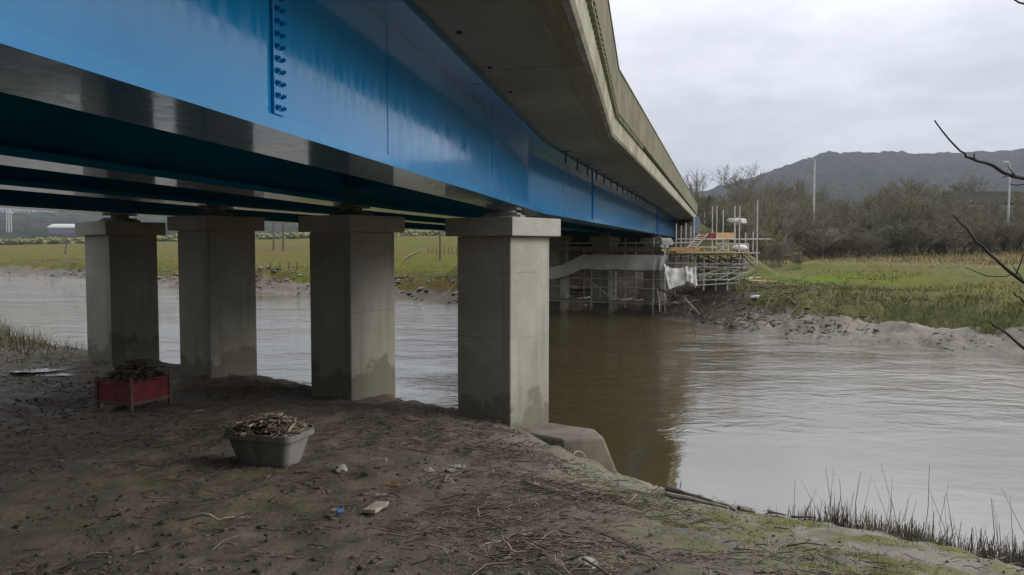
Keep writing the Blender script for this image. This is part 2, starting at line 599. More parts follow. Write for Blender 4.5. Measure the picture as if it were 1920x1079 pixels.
def make_water():
    m, nt, b = new_mat('silty_water')
    v = coords(nt)
    b.inputs['Base Color'].default_value = (0.10, 0.074, 0.036, 1)
    big = noise_n(nt, v, 0.05, 3)
    nt.links.new(ramp(nt, big, [(0.3, (0.075, 0.056, 0.024)), (0.7, (0.10, 0.075, 0.033))]), b.inputs['Base Color'])
    b.inputs['Roughness'].default_value = 0.03
    b.inputs['IOR'].default_value = 2.5
    b.inputs['Specular IOR Level'].default_value = 0.95
    # wavelets: crests run along the wind-blown reach, calmer patches between
    v1 = coords(nt, (0.62, 1.0, 1.0), (0, 0, R(28)))
    v2 = coords(nt, (0.7, 1.0, 1.0), (0, 0, R(12)))
    w1 = noise_n(nt, v1, 1.5, 4, 0.55, 0.6)
    w2 = noise_n(nt, v2, 5.5, 4, 0.6, 0.4)
    patch = maprange(nt, noise_n(nt, coords(nt, (0.5, 1, 1), (0, 0, R(30))), 0.09, 4, 0.6), 0.36, 0.62, 0.18, 1.0)
    ca = attr(nt, 'chop')
    h = math_n(nt, 'ADD', w1, math_n(nt, 'MULTIPLY', w2, 0.34))
    h = math_n(nt, 'MULTIPLY', h, math_n(nt, 'MULTIPLY', patch, ca))
    bump(nt, b, h, 1.0, 0.13)
    return m


def make_hill(name, cols):
    m, nt, b = new_mat(name)
    v = coords(nt)
    big = noise_n(nt, v, 0.006, 7, 0.62)
    fine = noise_n(nt, v, 0.09, 8, 0.7)
    c = ramp(nt, big, cols)
    c = mix(nt, maprange(nt, fine, 0.4, 0.6, 0.85, 0.0), c, (0.014, 0.016, 0.013))
    nt.links.new(c, b.inputs['Base Color'])
    b.inputs['Roughness'].default_value = 1.0
    b.inputs['Specular IOR Level'].default_value = 0.0
    bump(nt, b, fine, 1.0, 6.0)
    return m


M['near'] = make_near_ground()
M['far'] = make_far_ground()
M['water'] = make_water()
M['hill_r'] = make_hill('wooded_hill', [(0.38, (0.028, 0.038, 0.024)), (0.48, (0.066, 0.052, 0.042)), (0.58, (0.04, 0.042, 0.032)), (0.68, (0.036, 0.05, 0.026))])
M['hill_l'] = make_hill('far_hillside', [(0.40, (0.03, 0.036, 0.026)), (0.48, (0.085, 0.085, 0.05)), (0.56, (0.04, 0.042, 0.03)), (0.66, (0.08, 0.085, 0.045))])

# ------------------------------------------------------------------ near bank
WATER_Z = -3.2
near_pl = [(900, -880), (40, -25), (15, -2.8), (8, 3.8), (5.3, 6.75), (3.6, 8.25), (2.3, 9.65), (1.55, 10.4), (0.9, 10.75), (0.35, 11.4), (-1.2, 12.0), (-3.8, 13.6),
           (-6.4, 15.1), (-9.2, 16.4), (-12, 18.6), (-20, 24.5), (-60, 46), (-900, 540)]

ctrl = []
for px, py, z in ((956, 802, -2.28), (659, 748, -2.15), (395, 710, -2.12), (210, 678, -2.03), (500, 880, -1.98), (250, 772, -2.18),
                  (60, 700, -2.06), (0, 900, -1.88), (0, 1079, -1.72), (500, 1079, -1.68), (960, 1079, -1.66), (1300, 1079, -1.68), (1600, 1079, -1.82),
                  (1300, 1000, -2.08), (1000, 920, -2.02), (700, 930, -1.93), (0, 625, -1.78), (120, 655, -1.95), (700, 820, -2.08),
                  (1120, 890, -2.55), (1060, 840, -2.42), (1150, 880, -2.85), (1550, 1020, -2.25), (1800, 1079, -2.25)):
    p = G(px, py, z)
    ctrl.append((p.x, p.y, z))
for x, y, z in ((-8, -3, -1.6), (0, -3, -1.5), (6, -3, -1.9), (-14, 6, -1.8), (-16, 14, -1.75), (-22, 18, -1.8), (-25, 5, -1.7), (3.3, 6.2, -2.35)):
    ctrl.append((x, y, z))
CT = np.array(ctrl)


def _tps_fit(ct):
    n = len(ct)
    d = np.hypot(ct[:, None, 0] - ct[None, :, 0], ct[:, None, 1] - ct[None, :, 1])
    K = np.where(d > 0, d * d * np.log(d + 1e-12), 0) + np.eye(n) * 0.4
    P = np.c_[np.ones(n), ct[:, :2]]
    A = np.zeros((n + 3, n + 3))
    A[:n, :n] = K
    A[:n, n:] = P
    A[n:, :n] = P.T
    return np.linalg.solve(A, np.r_[ct[:, 2], 0, 0, 0])


TW = _tps_fit(CT)


def tps(x, y):
    z = TW[-3] + TW[-2] * x + TW[-1] * y
    for k in range(len(CT)):
        d2 = (x - CT[k, 0]) ** 2 + (y - CT[k, 1]) ** 2
        z = z + TW[k] * 0.5 * d2 * np.log(d2 + 1e-12)
    return z


def near_s(x, y):
    s = sdist(x, y, near_pl)
    return s + 0.22 * fbm(np.asarray(x) * 0.7, np.asarray(y) * 0.7, 5, 4) + 0.10 * fbm(np.asarray(x) * 3, np.asarray(y) * 3, 6, 3)


def near_h(x, y, detail=True):
    x = np.asarray(x, float)
    y = np.asarray(y, float)
    r = np.hypot(x + 4, y - 7)
    w = np.clip((26 - r) / 8, 0, 1)
    w = w * w * (3 - 2 * w)
    z = -1.8 + w * (np.clip(tps(x, y), -3.3, -1.2) + 1.8)
    # the approach embankment that carries the road on to the bridge, behind the photographer
    tt = (x - 0.49) * 0.1657 + (y - 12.52) * 0.9862
    oo = (x - 0.49) * 0.9862 - (y - 12.52) * 0.1657
    em = np.minimum(np.clip((-tt - 13.6) * 1.1, 0, 3.1), np.clip(3.1 - np.maximum(np.abs(oo + 4) - 7.5, 0) * 0.6, 0, 3.1))
    # unseen rise left of the photographer, added to keep sky light off the piers
    s0 = sdist(x, y, near_pl)
    sky_screen = np.clip((s0 - 11.5) * 0.62, 0, 4.2) * np.clip((-1.5 - x) / 3.0, 0, 1) * np.clip((60 + x) / 30, 0, 1)
    back = np.clip((-4.0 - y) * 0.85, 0, 12)  # unseen slope behind the camera, added to block the low sky there
    z = z + np.maximum(np.maximum(em, sky_screen), back)
    s = near_s(x, y)
    # bank face: falls into the river; steep behind the piers, gentler to the right
    gentle = np.clip((x - 0.25) / 0.9, 0, 1)
    k = 1.7 * (1 - gentle) + 0.55 * gentle
    bank = WATER_Z - 0.02 + np.where(s > 0, s * k, s * 0.8)
    d = z - bank
    h = 0.12
    q = np.clip(0.5 + 0.5 * (bank - z) / h, 0, 1)
    z = bank * (1 - q) + z * q - h * q * (1 - q)
    if detail:
        z = z + (0.07 * fbm(x * 1.1, y * 1.1, 21, 4) + 0.05 * fbm(x * 5, y * 5, 31, 4, 0.6)) * np.clip(s * 2 + 0.5, 0, 1)
    return np.maximum(z, -5.0)


def gz(x, y):
    return float(near_h(np.array([x]), np.array([y]))[0])


def axis_pts(lo, hi, step, far, ratio=1.22):
    a = list(np.arange(lo, hi, step))
    s = step
    v = hi
    up = []
    while v < far[1]:
        up.append(v)
        s *= ratio
        v += s
    up.append(far[1])
    s = step
    v = lo - step
    dn = []
    while v > far[0]:
        dn.append(v)
        s *= ratio
        v -= s
    dn.append(far[0])
    return np.array(dn[::-1] + a + up)


def grid_faces(nx, ny):
    i = np.arange(nx * ny).reshape(ny, nx)
    return np.stack([i[:-1, :-1], i[:-1, 1:], i[1:, 1:], i[1:, :-1]], -1).reshape(-1, 4)


gx = axis_pts(-11, 6.5, 0.06, (-900, 900))
gy = axis_pts(2.6, 17.5, 0.06, (-900, 560))
X, Y = np.meshgrid(gx, gy)
Z = near_h(X, Y)
S = near_s(X, Y)
pale = np.clip((X - 0.8 + 0.3 * (Y - 4)) / 2.2, 0, 1) * np.clip(1.3 - S / 5, 0, 1) + 0.5 * np.clip((-X - 6.2) / 2, 0, 1)
moss = np.clip((X - 0.3) / 1.5, 0, 1) * np.clip((S - 0.3), 0, 1) + 0.55 * np.clip((-X - 5.5) / 2, 0, 1) * np.clip((Y - 12) / 2, 0, 1) + 0.4 * np.exp(-((X + 2.3) ** 2 + (Y - 5.8) ** 2) / 1.4)
near = np_mesh('mud_bank_ground', np.stack([X, Y, Z], -1).reshape(-1, 3), grid_faces(len(gx), len(gy)), M['near'],
               attrs={'pale': np.clip(pale, 0, 1).ravel(), 'moss': np.clip(moss, 0, 1).ravel()})
tag(near, kind='structure')

# ------------------------------------------------------------------ far bank
far_pl = [(-900, 690), (-120, 132), (-57, 89), (-28.5, 65), (-13, 51), (-2.8, 41.6), (3, 39.6), (6.6, 37.6), (7.6, 33.0), (8.4, 29.2), (11.7, 25.6), (13.7, 22.2),
          (17, 18.8), (30, 8), (60, -15), (900, -640)]


def far_s(x, y):
    x = np.asarray(x, float)
    y = np.asarray(y, float)
    s = sdist(x, y, far_pl)
    a = np.clip(1.2 - np.hypot(x, y) / 160, 0.2, 1)
    return s + a * (1.1 * fbm(x * 0.28, y * 0.28, 51, 3) + 0.8 * fbm(x * 0.9, y * 0.9, 52, 3))


PROF_S = [-30, -4, 0, 1.0, 2.1, 2.7, 3.1, 4.0, 8, 50, 230, 280, 4000]
PROF_Z = [-5.0, -4.2, -3.22, -3.02, -2.66, -2.48, -2.12, -1.97, -1.84, -0.42, 5.7, 6.0, 6.0]


def far_to(x, y):
    """along and across the far span of the bridge"""
    sa, ca = math.sin(math.atan(0.2613)), math.cos(math.atan(0.2613))
    dx, dy = np.asarray(x, float) - 0.49, np.asarray(y, float) - 12.52
    return dx * sa + dy * ca, dx * ca - dy * sa


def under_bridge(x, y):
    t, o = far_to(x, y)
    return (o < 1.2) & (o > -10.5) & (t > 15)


def far_h(x, y, detail=True):
    x = np.asarray(x, float)
    y = np.asarray(y, float)
    s = far_s(x, y)
    z = np.interp(s, PROF_S, PROF_Z)
    # spoil heap under the bank scaffold and the approach embankment behind the deck end
    z = z + 0.35 * np.exp(-(((x - 9.0) / 2.2) ** 2 + ((y - 38) / 3.5) ** 2))
    t, o = far_to(x, y)
    em = np.minimum(np.clip((t - 34.5) * 0.55, 0, 3.6), np.clip(3.6 - np.maximum(np.abs(o + 4) - 5.0, 0) * 0.75, 0, 3.6))
    z = np.maximum(z, np.where(t > 34, -1.6 + em * 0.92, -99) * (em > 0) + -99 * (em <= 0))
    # hummocks and gullies along the crest
    hm = np.clip((s - 2.0) / 0.8, 0, 1) * np.clip((8 - s) / 4, 0, 1)
    z = z + hm * (0.55 * fbm(x * 0.5, y * 0.5, 71, 2) - 0.35 * np.clip(0.10 - np.abs(fbm(x * 0.33, y * 0.33, 72, 2)), 0, 0.1) / 0.1)
    if detail:
        rill = np.clip(s / 0.5, 0, 1) * np.clip((3.0 - s) / 0.6, 0, 1)
        z = z - rill * 0.16 * np.clip(0.16 - np.abs(fbm(x * 1.1, y * 0.9, 75, 3)), 0, 0.16) / 0.16
        z = z + np.clip(s * 0.5, 0, 1) * (0.16 * fbm(x * 0.6, y * 0.6, 61, 4) + 0.10 * fbm(x * 2.5, y * 2.5, 63, 3))
    return z


def gf(x, y):
    return float(far_h(np.array([x]), np.array([y]))[0])


def far_at(px, py, d0=30.0, d1_=320.0):
    """depth at which the far ground is met along a survey sight line"""
    dd = np.geomspace(d0, d1_, 900)
    u = (px - 960.0) / F
    zz = far_h(u * dd, dd, False)
    row_ = 461.0 - F * zz / dd
    k = np.argmax(row_ <= py)
    return float(dd[k]) if row_[k] <= py else float(d1_)


ang = np.radians(np.linspace(-62, 68, 640))
rr = [13.0]
while rr[-1] < 900:
    rr.append(rr[-1] * (1.0065 if rr[-1] < 75 else 1.03))
rr = np.array(rr + [1400, 2200, 3600])
AA, RR = np.meshgrid(ang, rr)
X, Y = RR * np.sin(AA), RR * np.cos(AA)
Z = far_h(X, Y)
S = far_s(X, Y)
mud = 1 - np.clip((S - 1.9) / 1.4, 0, 1)
sp_ = np.exp(-(((X - 8.2) / 1.9) ** 2 + ((Y - 35.8) / 3.8) ** 2))
mud = np.maximum(mud, np.clip(sp_ * 1.7, 0, 1))
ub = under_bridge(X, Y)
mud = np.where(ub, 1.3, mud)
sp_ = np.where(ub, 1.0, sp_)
t_, o_ = far_to(X, Y)
sp_ = np.maximum(sp_, 0.55 * np.clip((6 - X) / 4, 0, 1) * (Y > 30))
slope_ = np.clip((t_ - 33) / 3, 0, 1) * np.clip((13.5 - np.abs(o_ + 4)) / 3, 0, 1)
wet = 1 - np.clip((S - 0.15) / 0.9, 0, 1)
right = np.clip((X - 6) / 4, 0, 1)
lush = right * np.clip((S - 7) / 4, 0, 1) * np.clip((24 - S) / 8, 0, 1) * np.clip((24 - X) / 10, 0, 1)
dull = right * np.clip((S - 1.4) / 0.5, 0, 1) * np.clip((11 - S) / 4, 0, 1) + right * np.clip((X - 19) / 6, 0, 1) * 0.8
straw = right * np.clip((S - 22) / 8, 0, 1) * np.clip((60 - S) / 10, 0, 1)
dull = np.maximum(dull, slope_)
lush = lush * (1 - slope_)
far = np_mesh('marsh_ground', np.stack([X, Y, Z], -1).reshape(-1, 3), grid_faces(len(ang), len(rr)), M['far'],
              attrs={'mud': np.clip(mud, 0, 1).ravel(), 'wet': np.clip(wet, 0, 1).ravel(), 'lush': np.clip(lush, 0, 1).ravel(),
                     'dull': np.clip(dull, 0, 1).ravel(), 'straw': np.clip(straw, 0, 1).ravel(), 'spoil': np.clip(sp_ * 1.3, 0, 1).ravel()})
tag(far, kind='structure')

# ------------------------------------------------------------------ river
wx = axis_pts(-40, 40, 1.0, (-900, 900), 1.3)
wy = axis_pts(2, 80, 1.0, (-700, 700), 1.3)
X, Y = np.meshgrid(wx, wy)
chop = 0.13 + 0.87 * np.clip((np.hypot(X, Y) - 11) / 8, 0, 1)
water = np_mesh('river_water', np.stack([X, Y, np.full_like(X, WATER_Z)], -1).reshape(-1, 3), grid_faces(len(wx), len(wy)), M['water'], attrs={'chop': chop.ravel()})
tag(water, kind='structure')

# ------------------------------------------------------------------ bridge
K0 = Vector((0.49, 12.52, 0))
d1 = Vector((math.sin(A1), math.cos(A1), 0))
d2 = Vector((math.sin(A2), math.cos(A2), 0))
n1 = Vector((math.cos(A1), -math.sin(A1), 0))
n2 = Vector((math.cos(A2), -math.sin(A2), 0))
bis = (n1 + n2) / (1 + n1.dot(n2))
L1, L2 = 22.0, 41.5


def bp(t, o, z):
    """point on the bridge: t metres along from the bend, o to the right of the outer flange edge"""
    k = K0 + bis * o
    return k + (d1 * t if t < 0 else d2 * t) + Vector((0, 0, z))


def extrude(mb, prof, t0=-L1, t1=L2):
    n = len(prof)
    ts = [t0, 0.0, t1] if t0 < 0 < t1 else [t0, t1]
    vs = [bp(t, o, z) for t in ts for (o, z) in prof]
    fs = [tuple(range(n)), tuple(range((len(ts) - 1) * n, len(ts) * n))[::-1]]
    for i in range(len(ts) - 1):
        for k in range(n):
            k2 = (k + 1) % n
            fs.append((i * n + k, (i + 1) * n + k, (i + 1) * n + k2, i * n + k2))
    mb.add(vs, fs)
    return mb


SPC = 2.53
GZ = [0.503, 0.585, 0.635, 0.575]
GD = 1.13
bridge = empty('road_bridge', bp(0, -4, 0), 'long blue steel girder road bridge with concrete deck and ribbed parapet, crossing the river', 'bridge')


def girder_prof(oc, zb):
    hw, ft, wt = 0.25, 0.06, 0.012
    zt = zb + GD
    return [(oc - hw, zb), (oc + hw, zb), (oc + hw, zb + ft), (oc + wt, zb + ft), (oc + wt, zt - ft), (oc + hw + 0.03, zt - ft), (oc + hw + 0.03, zt),
            (oc - hw, zt), (oc - hw, zt - ft), (oc - wt, zt - ft), (oc - wt, zb + ft), (oc - hw, zb + ft)]


girders = []
for i in range(4):
    oc = -0.25 - SPC * i
    g = extrude(MB(), girder_prof(oc, GZ[i])).build('main_girder', M['paint'], bridge)
    girders.append(g)
# splice on the outer web, with its bolts; stiffeners further along
g0 = girders[0]
owf = -0.25 + 0.012
tS = -8.64
zc0, zc1 = GZ[0] + 0.15, GZ[0] + GD - 0.07
pm = MB()
c = bp(tS, owf + 0.006, (zc0 + zc1) / 2)
pm.box(c, (0.008, 0.106, zc1 - zc0), n1, d1, (0, 0, 1))
pl = pm.build('splice_plate', M['paint'], g0, bevel=0.002)
pm = MB()
pm.box(bp(tS - 0.062, owf + 0.010, (zc0 + zc1) / 2), (0.014, 0.012, zc1 - zc0), n1, d1, (0, 0, 1))
pm.build('edge_rib', M['paint'], g0, bevel=0.002)
bolt0 = None
zb_ = zc0 + 0.035
while zb_ < zc1 - 0.02:
    for q in (-0.028, 0.03):
        c = bp(tS + q, owf + 0.019, zb_ + 0.0)
        if bolt0 is None:
            bm_ = MB()
            bm_.tube([c - n1 * 0.011, c + n1 * 0.006], 0.0125, 6)
            bm_.tube([c + n1 * 0.006, c + n1 * 0.018], 0.008, 6)
            bolt0 = bm_.build('bolt', M['paint'], g0, loc=c - origin_of(g0))
        else:
            b_ = bolt0.copy()
            COL.objects.link(b_)
            b_.location = c - origin_of(g0)
    zb_ += 0.0605
for t_ in (6.4, 25.6, 26.6):
    MB().box(bp(t_, owf + 0.012, GZ[0] + GD / 2), (0.024, 0.02, GD - 0.13), n2, d2, (0, 0, 1)).build('web_stiffener', M['paint'], g0)
# vertical weld seam of the site joint
MB().box(bp(-6.9, owf + 0.002, GZ[0] + GD / 2), (0.002, 0.008, GD - 0.13), n1, d1, (0, 0, 1)).build('weld_seam', M['paint'], g0)
# lower flange top plates are hidden from below; cross girders at both piers
SOFF = 1.677
deck_prof = [(1.0, SOFF), (0.97, SOFF - 0.004), (0.04, GZ[0] + GD + 0.004), (-0.25, GZ[0] + GD + 0.004), (-0.25 - SPC, GZ[1] + GD + 0.004), (-0.25 - 2 * SPC, GZ[2] + GD + 0.004), (-0.25 - 3 * SPC, GZ[3] + GD + 0.004),
             (-9.2, SOFF), (-9.26, SOFF + 0.27), (-4.0, SOFF + 0.36), (1.0, SOFF + 0.27), (0.98, SOFF + 0.05)]
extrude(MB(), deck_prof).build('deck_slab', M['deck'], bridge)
extrude(MB(), [(1.003, SOFF - 0.01), (1.06, SOFF - 0.01), (1.085, SOFF + 0.025), (1.10, SOFF + 0.262), (1.003, SOFF + 0.262)]).build('fascia', M['fascia'], bridge)
for o_ in (0.80, 0.90):
    extrude(MB(), [(o_, SOFF - 0.022), (o_ + 0.035, SOFF - 0.022), (o_ + 0.04, SOFF + 0.01), (o_ - 0.005, SOFF + 0.01)]).build('drip_bead', M['deck'], bridge)


def parapet(side):
    mb = MB()
    ts = []
    t = -L1
    pitch = 0.2
    while t < L2:
        ts.append(t)
        t += pitch
    sect = []
    for t in ts:
        for dt, do in ((0.0, 0.0), (0.12, 0.0), (0.135, -0.028), (0.185, -0.028)):
            sect.append((t + dt, do))
    vs = []
    z0, z1 = SOFF + 0.345, SOFF + 0.985
    for (t, do) in sect:
        if side > 0:
            oo, oi = 1.15 + do, 1.04
        else:
            oo, oi = -9.33 - do, -9.22
        vs += [bp(t, oo, z0), bp(t, oo, z1), bp(t, oi, z1), bp(t, oi, z0)]
    fs = []
    for i in range(len(sect) - 1):
        a, b = i * 4, i * 4 + 4
        for k in range(4):
            k2 = (k + 1) % 4
            fs.append((a + k, b + k, b + k2, a + k2))
    fs.append((0, 1, 2, 3))
    m_ = (len(sect) - 1) * 4
    fs.append((m_ + 3, m_ + 2, m_ + 1, m_))
    mb.add(vs, fs)
    p = mb.build('parapet', M['parapet'], bridge)
    # stub brackets that carry the panels over the dark joint
    mb = MB()
    if side > 0:
        extrude(mb, [(0.95, SOFF + 0.262), (1.045, SOFF + 0.262), (1.045, SOFF + 0.35), (0.95, SOFF + 0.35)])
        mb.build('joint_filler', M['black'], p)
        t = -14.0
        first = {}
        while t < 4.0:
            dd, nn = (d1, n1) if t < 0 else (d2, n2)
            c = bp(t + 0.06, 1.095, SOFF + 0.304)
            if (t < 0) not in first:
                first[t < 0] = MB().box(c, (0.09, 0.09, 0.08), nn, dd, (0, 0, 1)).build('bracket', M['parapet'], p, loc=c - origin_of(p))
            else:
                b_ = first[t < 0].copy()
                COL.objects.link(b_)
                b_.location = c - origin_of(p)
            t += pitch
    # coping
    mb = MB()
    if side > 0:
        extrude(mb, [(1.02, SOFF + 0.987), (1.165, SOFF + 0.987), (1.16, SOFF + 1.01), (1.03, SOFF + 1.01)])
    else:
        extrude(mb, [(-9.35, SOFF + 0.987), (-9.2, SOFF + 0.987), (-9.21, SOFF + 1.01), (-9.34, SOFF + 1.01)])
    mb.build('coping', M['parapet'], p)


parapet(1)
parapet(-1)
# hanger brackets on the far span
hb0 = None
t_ = 1.52
while t_ < 39:
    loc = bp(t_, 0.06, GZ[0] + GD)
    if hb0 is None:
        mb = MB()
        mb.box(loc + Vector((0, 0, 0.005)) + n2 * 0.03, (0.13, 0.05, 0.02), n2, d2)
        mb.box(loc + Vector((0, 0, -0.105)), (0.028, 0.028, 0.22), n2, d2)
        hb0 = mb.build('hanger_bracket', M['black'], bridge, loc=loc - origin_of(bridge))
    else:
        o = hb0.copy()
        COL.objects.link(o)
        o.location = loc - origin_of(bridge)
    t_ += 1.18
for px, py in ((861, 55), (919, 122), (957, 169)):
    p = G(px, py, 1.66)
    MB().tube([p + Vector((0, 0, 0.06)), p + Vector((0, 0, -0.035))], 0.022, 8).build('weep_pipe', M['black'], bridge)

# ------------------------------------------------------------------ piers
BETA = R(35.5)
ur = Vector((math.sin(BETA), math.cos(BETA), 0))
ul = Vector((-math.cos(BETA), math.sin(BETA), 0))
WR, WL = 0.89, 0.85
NEAR_COL = [(957, 780, 10.0), (659, 735, 11.26), (395, 700, 12.78), (210, 668, 14.02)]
CAPZ = [0.353, 0.428, 0.477, 0.42]
CL = ['palest concrete pier, nearest the river in the front row, beside the chamfered footing',
      'concrete bridge pier second from the right in the front row, behind the grey tub',
      'concrete bridge pier third from the right in the front row, behind the red crate',
      'concrete bridge pier at the left end of the front row, beside the grassy bank']


def pier(corner, ztop, zbase, zbear, label, group, i, far_=False):
    c = corner + ur * WR / 2 + ul * WL / 2
    e = empty('bridge_pier', Vector((c.x, c.y, zbase)), label, 'bridge pier', group)
    poly = [corner, corner + ur * WR, corner + ur * WR + ul * WL, corner + ul * WL]
    s = MB().prism([(p.x, p.y) for p in poly], zbase - 0.9, ztop - 0.235).build('shaft', M['column'], e, bevel=0.018)
    ov = 0.11
    cc = corner - ur * ov - ul * ov
    poly = [cc, cc + ur * (WR + 2 * ov), cc + ur * (WR + 2 * ov) + ul * (WL + 2 * ov), cc + ul * (WL + 2 * ov)]
    MB().prism([(p.x, p.y) for p in poly], ztop - 0.232, ztop).build('cap', M['cap'], e, bevel=0.012)
    # bearing: plinth, lower plate, pot, upper plate
    dd, nn = (d2, n2) if far_ else (d1, n1)
    b = MB()
    h = zbear - ztop
    bc = Vector((c.x, c.y, 0)) - (ur + ul) * 0.02
    b.box(bc + Vector((0, 0, ztop + h * 0.15 + 0.001)), (0.50, 0.46, h * 0.28), nn, dd)
    b.box(bc + Vector((0, 0, ztop + h * 0.40)), (0.40, 0.40, h * 0.18), nn, dd)
    b.tube([bc + Vector((0, 0, ztop + h * 0.48)), bc + Vector((0, 0, ztop + h * 0.80))], 0.15, 14)
    b.box(bc + Vector((0, 0, ztop + h * 0.89)), (0.40, 0.44, h * 0.2), nn, dd)
    b.build('bearing', M['bearing'], e)
    return e, c


pcs = []
for i, (px, py, d) in enumerate(NEAR_COL):
    cor = W(px, py, d)
    cor.z = 0
    zb = gz(cor.x + 0.2, cor.y + 0.3)
    e, c = pier(cor, CAPZ[i], zb, GZ[i] - 0.003, CL[i], 'piers in the near row', i)
    pcs.append(c)
row = (pcs[3] - pcs[0]).normalized()
# far row, under the scaffold
far0 = bp(0, -0.25, 0) + d2 * 25.6
FL = ['grey concrete pier in the scaffold across the river, nearest the bank', 'grey concrete pier in the middle of the scaffold across the river', 'concrete pier across the river mostly behind the front pier', 'concrete pier across the river farthest from the bank scaffold']
for i in range(4):
    c = far0 + row * (i * (pcs[1] - pcs[0]).length)
    cor = c - ur * WR / 2 - ul * WL / 2
    cor.z = 0
    pier(cor, CAPZ[i], -3.0, GZ[i] - 0.003, FL[i], 'piers across the river', i, True)

# cross girders between the main girders, over both pier rows
for base in (pcs[0], Vector((far0.x, far0.y, 0))):
    for i in range(3):
        a = base + (pcs[i] - pcs[0]) + row * 0.02
        b = base + (pcs[i + 1] - pcs[0]) - row * 0.02
        a = Vector((a.x, a.y, GZ[i] + 0.62))
        b = Vector((b.x, b.y, GZ[i + 1] + 0.62))
        MB().beam(a, b, 0.03, 0.72).build('cross_girder', M['paint'], bridge)

# chamfered footing at the river end of the near row
ft = empty('pier_footing', G(1060, 830, -2.35), 'low chamfered concrete footing beside the nearest pier at the water edge', 'footing')
fz = -2.33
a = G(965, 806, fz)
b = G(1033, 792, fz)
c = G(1114, 804, fz)
d = G(1132, 820, fz)
e_ = G(1058, 824, fz)
top = [a, e_, d, c, b]
bot = [Vector((a.x, a.y, -3.9)), Vector((e_.x, e_.y - 0.02, -3.9)), Vector((d.x + 0.62, d.y + 0.02, -3.9)), Vector((c.x + 0.62, c.y + 0.2, -3.9)), Vector((b.x, b.y + 0.3, -3.9))]
mb = MB()
mb.add(top + bot, [(0, 1, 2, 3, 4), (9, 8, 7, 6, 5), (0, 5, 6, 1), (1, 6, 7, 2), (2, 7, 8, 3), (3, 8, 9, 4), (4, 9, 5, 0)])
mb.build('footing_block', M['footing'], ft, bevel=0.035)

na = empty('bridge_abutment', bp(-15.6, -4, -0.5), 'concrete abutment wall under the near end of the bridge, behind the photographer', 'abutment')
MB().box(bp(-16.2, -4.0, -0.2), (11.0, 1.2, 3.4), n1, d1).build('abutment_wall', M['viaduct'], na)
# abutment where the deck ends
ab = empty('bridge_abutment', bp(L2 - 0.6, -4, -0.5), 'concrete abutment carrying the far end of the bridge', 'abutment')
MB().box(bp(L2 + 0.1, -4.0, -0.4), (11.5, 1.2, 3.6), n2, d2).build('abutment_wall', M['viaduct'], ab)
for o_ in (1.4, -9.6):
    MB().box(bp(L2 + 3.2, o_, 0.2), (0.35, 5.6, 4.2), n2, d2).build('wing_wall', M['viaduct'], ab)

# ------------------------------------------------------------------ near props
# red steel crate full of driftwood
cz = gz(-5.1, 10.6)
B = G(247, 775, cz)
ex = Vector((0.40, 0.917, 0)).normalized()
ey = Vector((-ex.y, ex.x, 0))
LW, LD, LH = 0.62, 0.62, 0.60
crate = empty('steel_crate', B + ex * LW / 2 + ey * LD / 2, 'open red steel crate on short legs heaped with driftwood, left in the mud', 'crate')
o0 = Vector((B.x, B.y, cz))
for sx in (0, 1):
    for sy in (0, 1):
        p = o0 + ex * LW * sx + ey * LD * sy
        mb = MB()
        mb.box(p + Vector((0, 0, 0.215)), (0.036, 0.036, 0.45), ex, ey)
        mb.box(p + Vector((0, 0, 0.0)), (0.085, 0.085, 0.025), ex, ey)
        mb.build('leg', M['rustleg'], crate)
zc = Vector((0, 0, 0.265))
for c_, sz in ((o0 + ex * LW / 2 + zc, (LW - 0.05, 0.012, 0.28)), (o0 + ex * LW / 2 + ey * LD + zc, (LW - 0.05, 0.012, 0.28)),
               (o0 + ey * LD / 2 + zc, (0.012, LD - 0.05, 0.28)), (o0 + ex * LW + ey * LD / 2 + zc, (0.012, LD - 0.05, 0.28))):
    mb = MB()
    mb.box(c_, sz, ex, ey)
    mb.build('side_panel', M['redpaint'], crate)
mb = MB()
for c_, sz in ((o0 + ex * LW / 2 + Vector((0, 0, 0.115)) - ey * 0.012, (LW - 0.048, 0.012, 0.035)), (o0 + ey * LD / 2 + Vector((0, 0, 0.115)) - ex * 0.012, (0.012, LD - 0.048, 0.035))):
    mb.box(c_, sz, ex, ey)
mb.build('bottom_rail', M['rustleg'], crate)
MB().box(o0 + ex * LW / 2 + ey * LD / 2 + Vector((0, 0, 0.14)), (LW - 0.06, LD - 0.06, 0.02), ex, ey).build('floor_plate', M['rustleg'], crate)


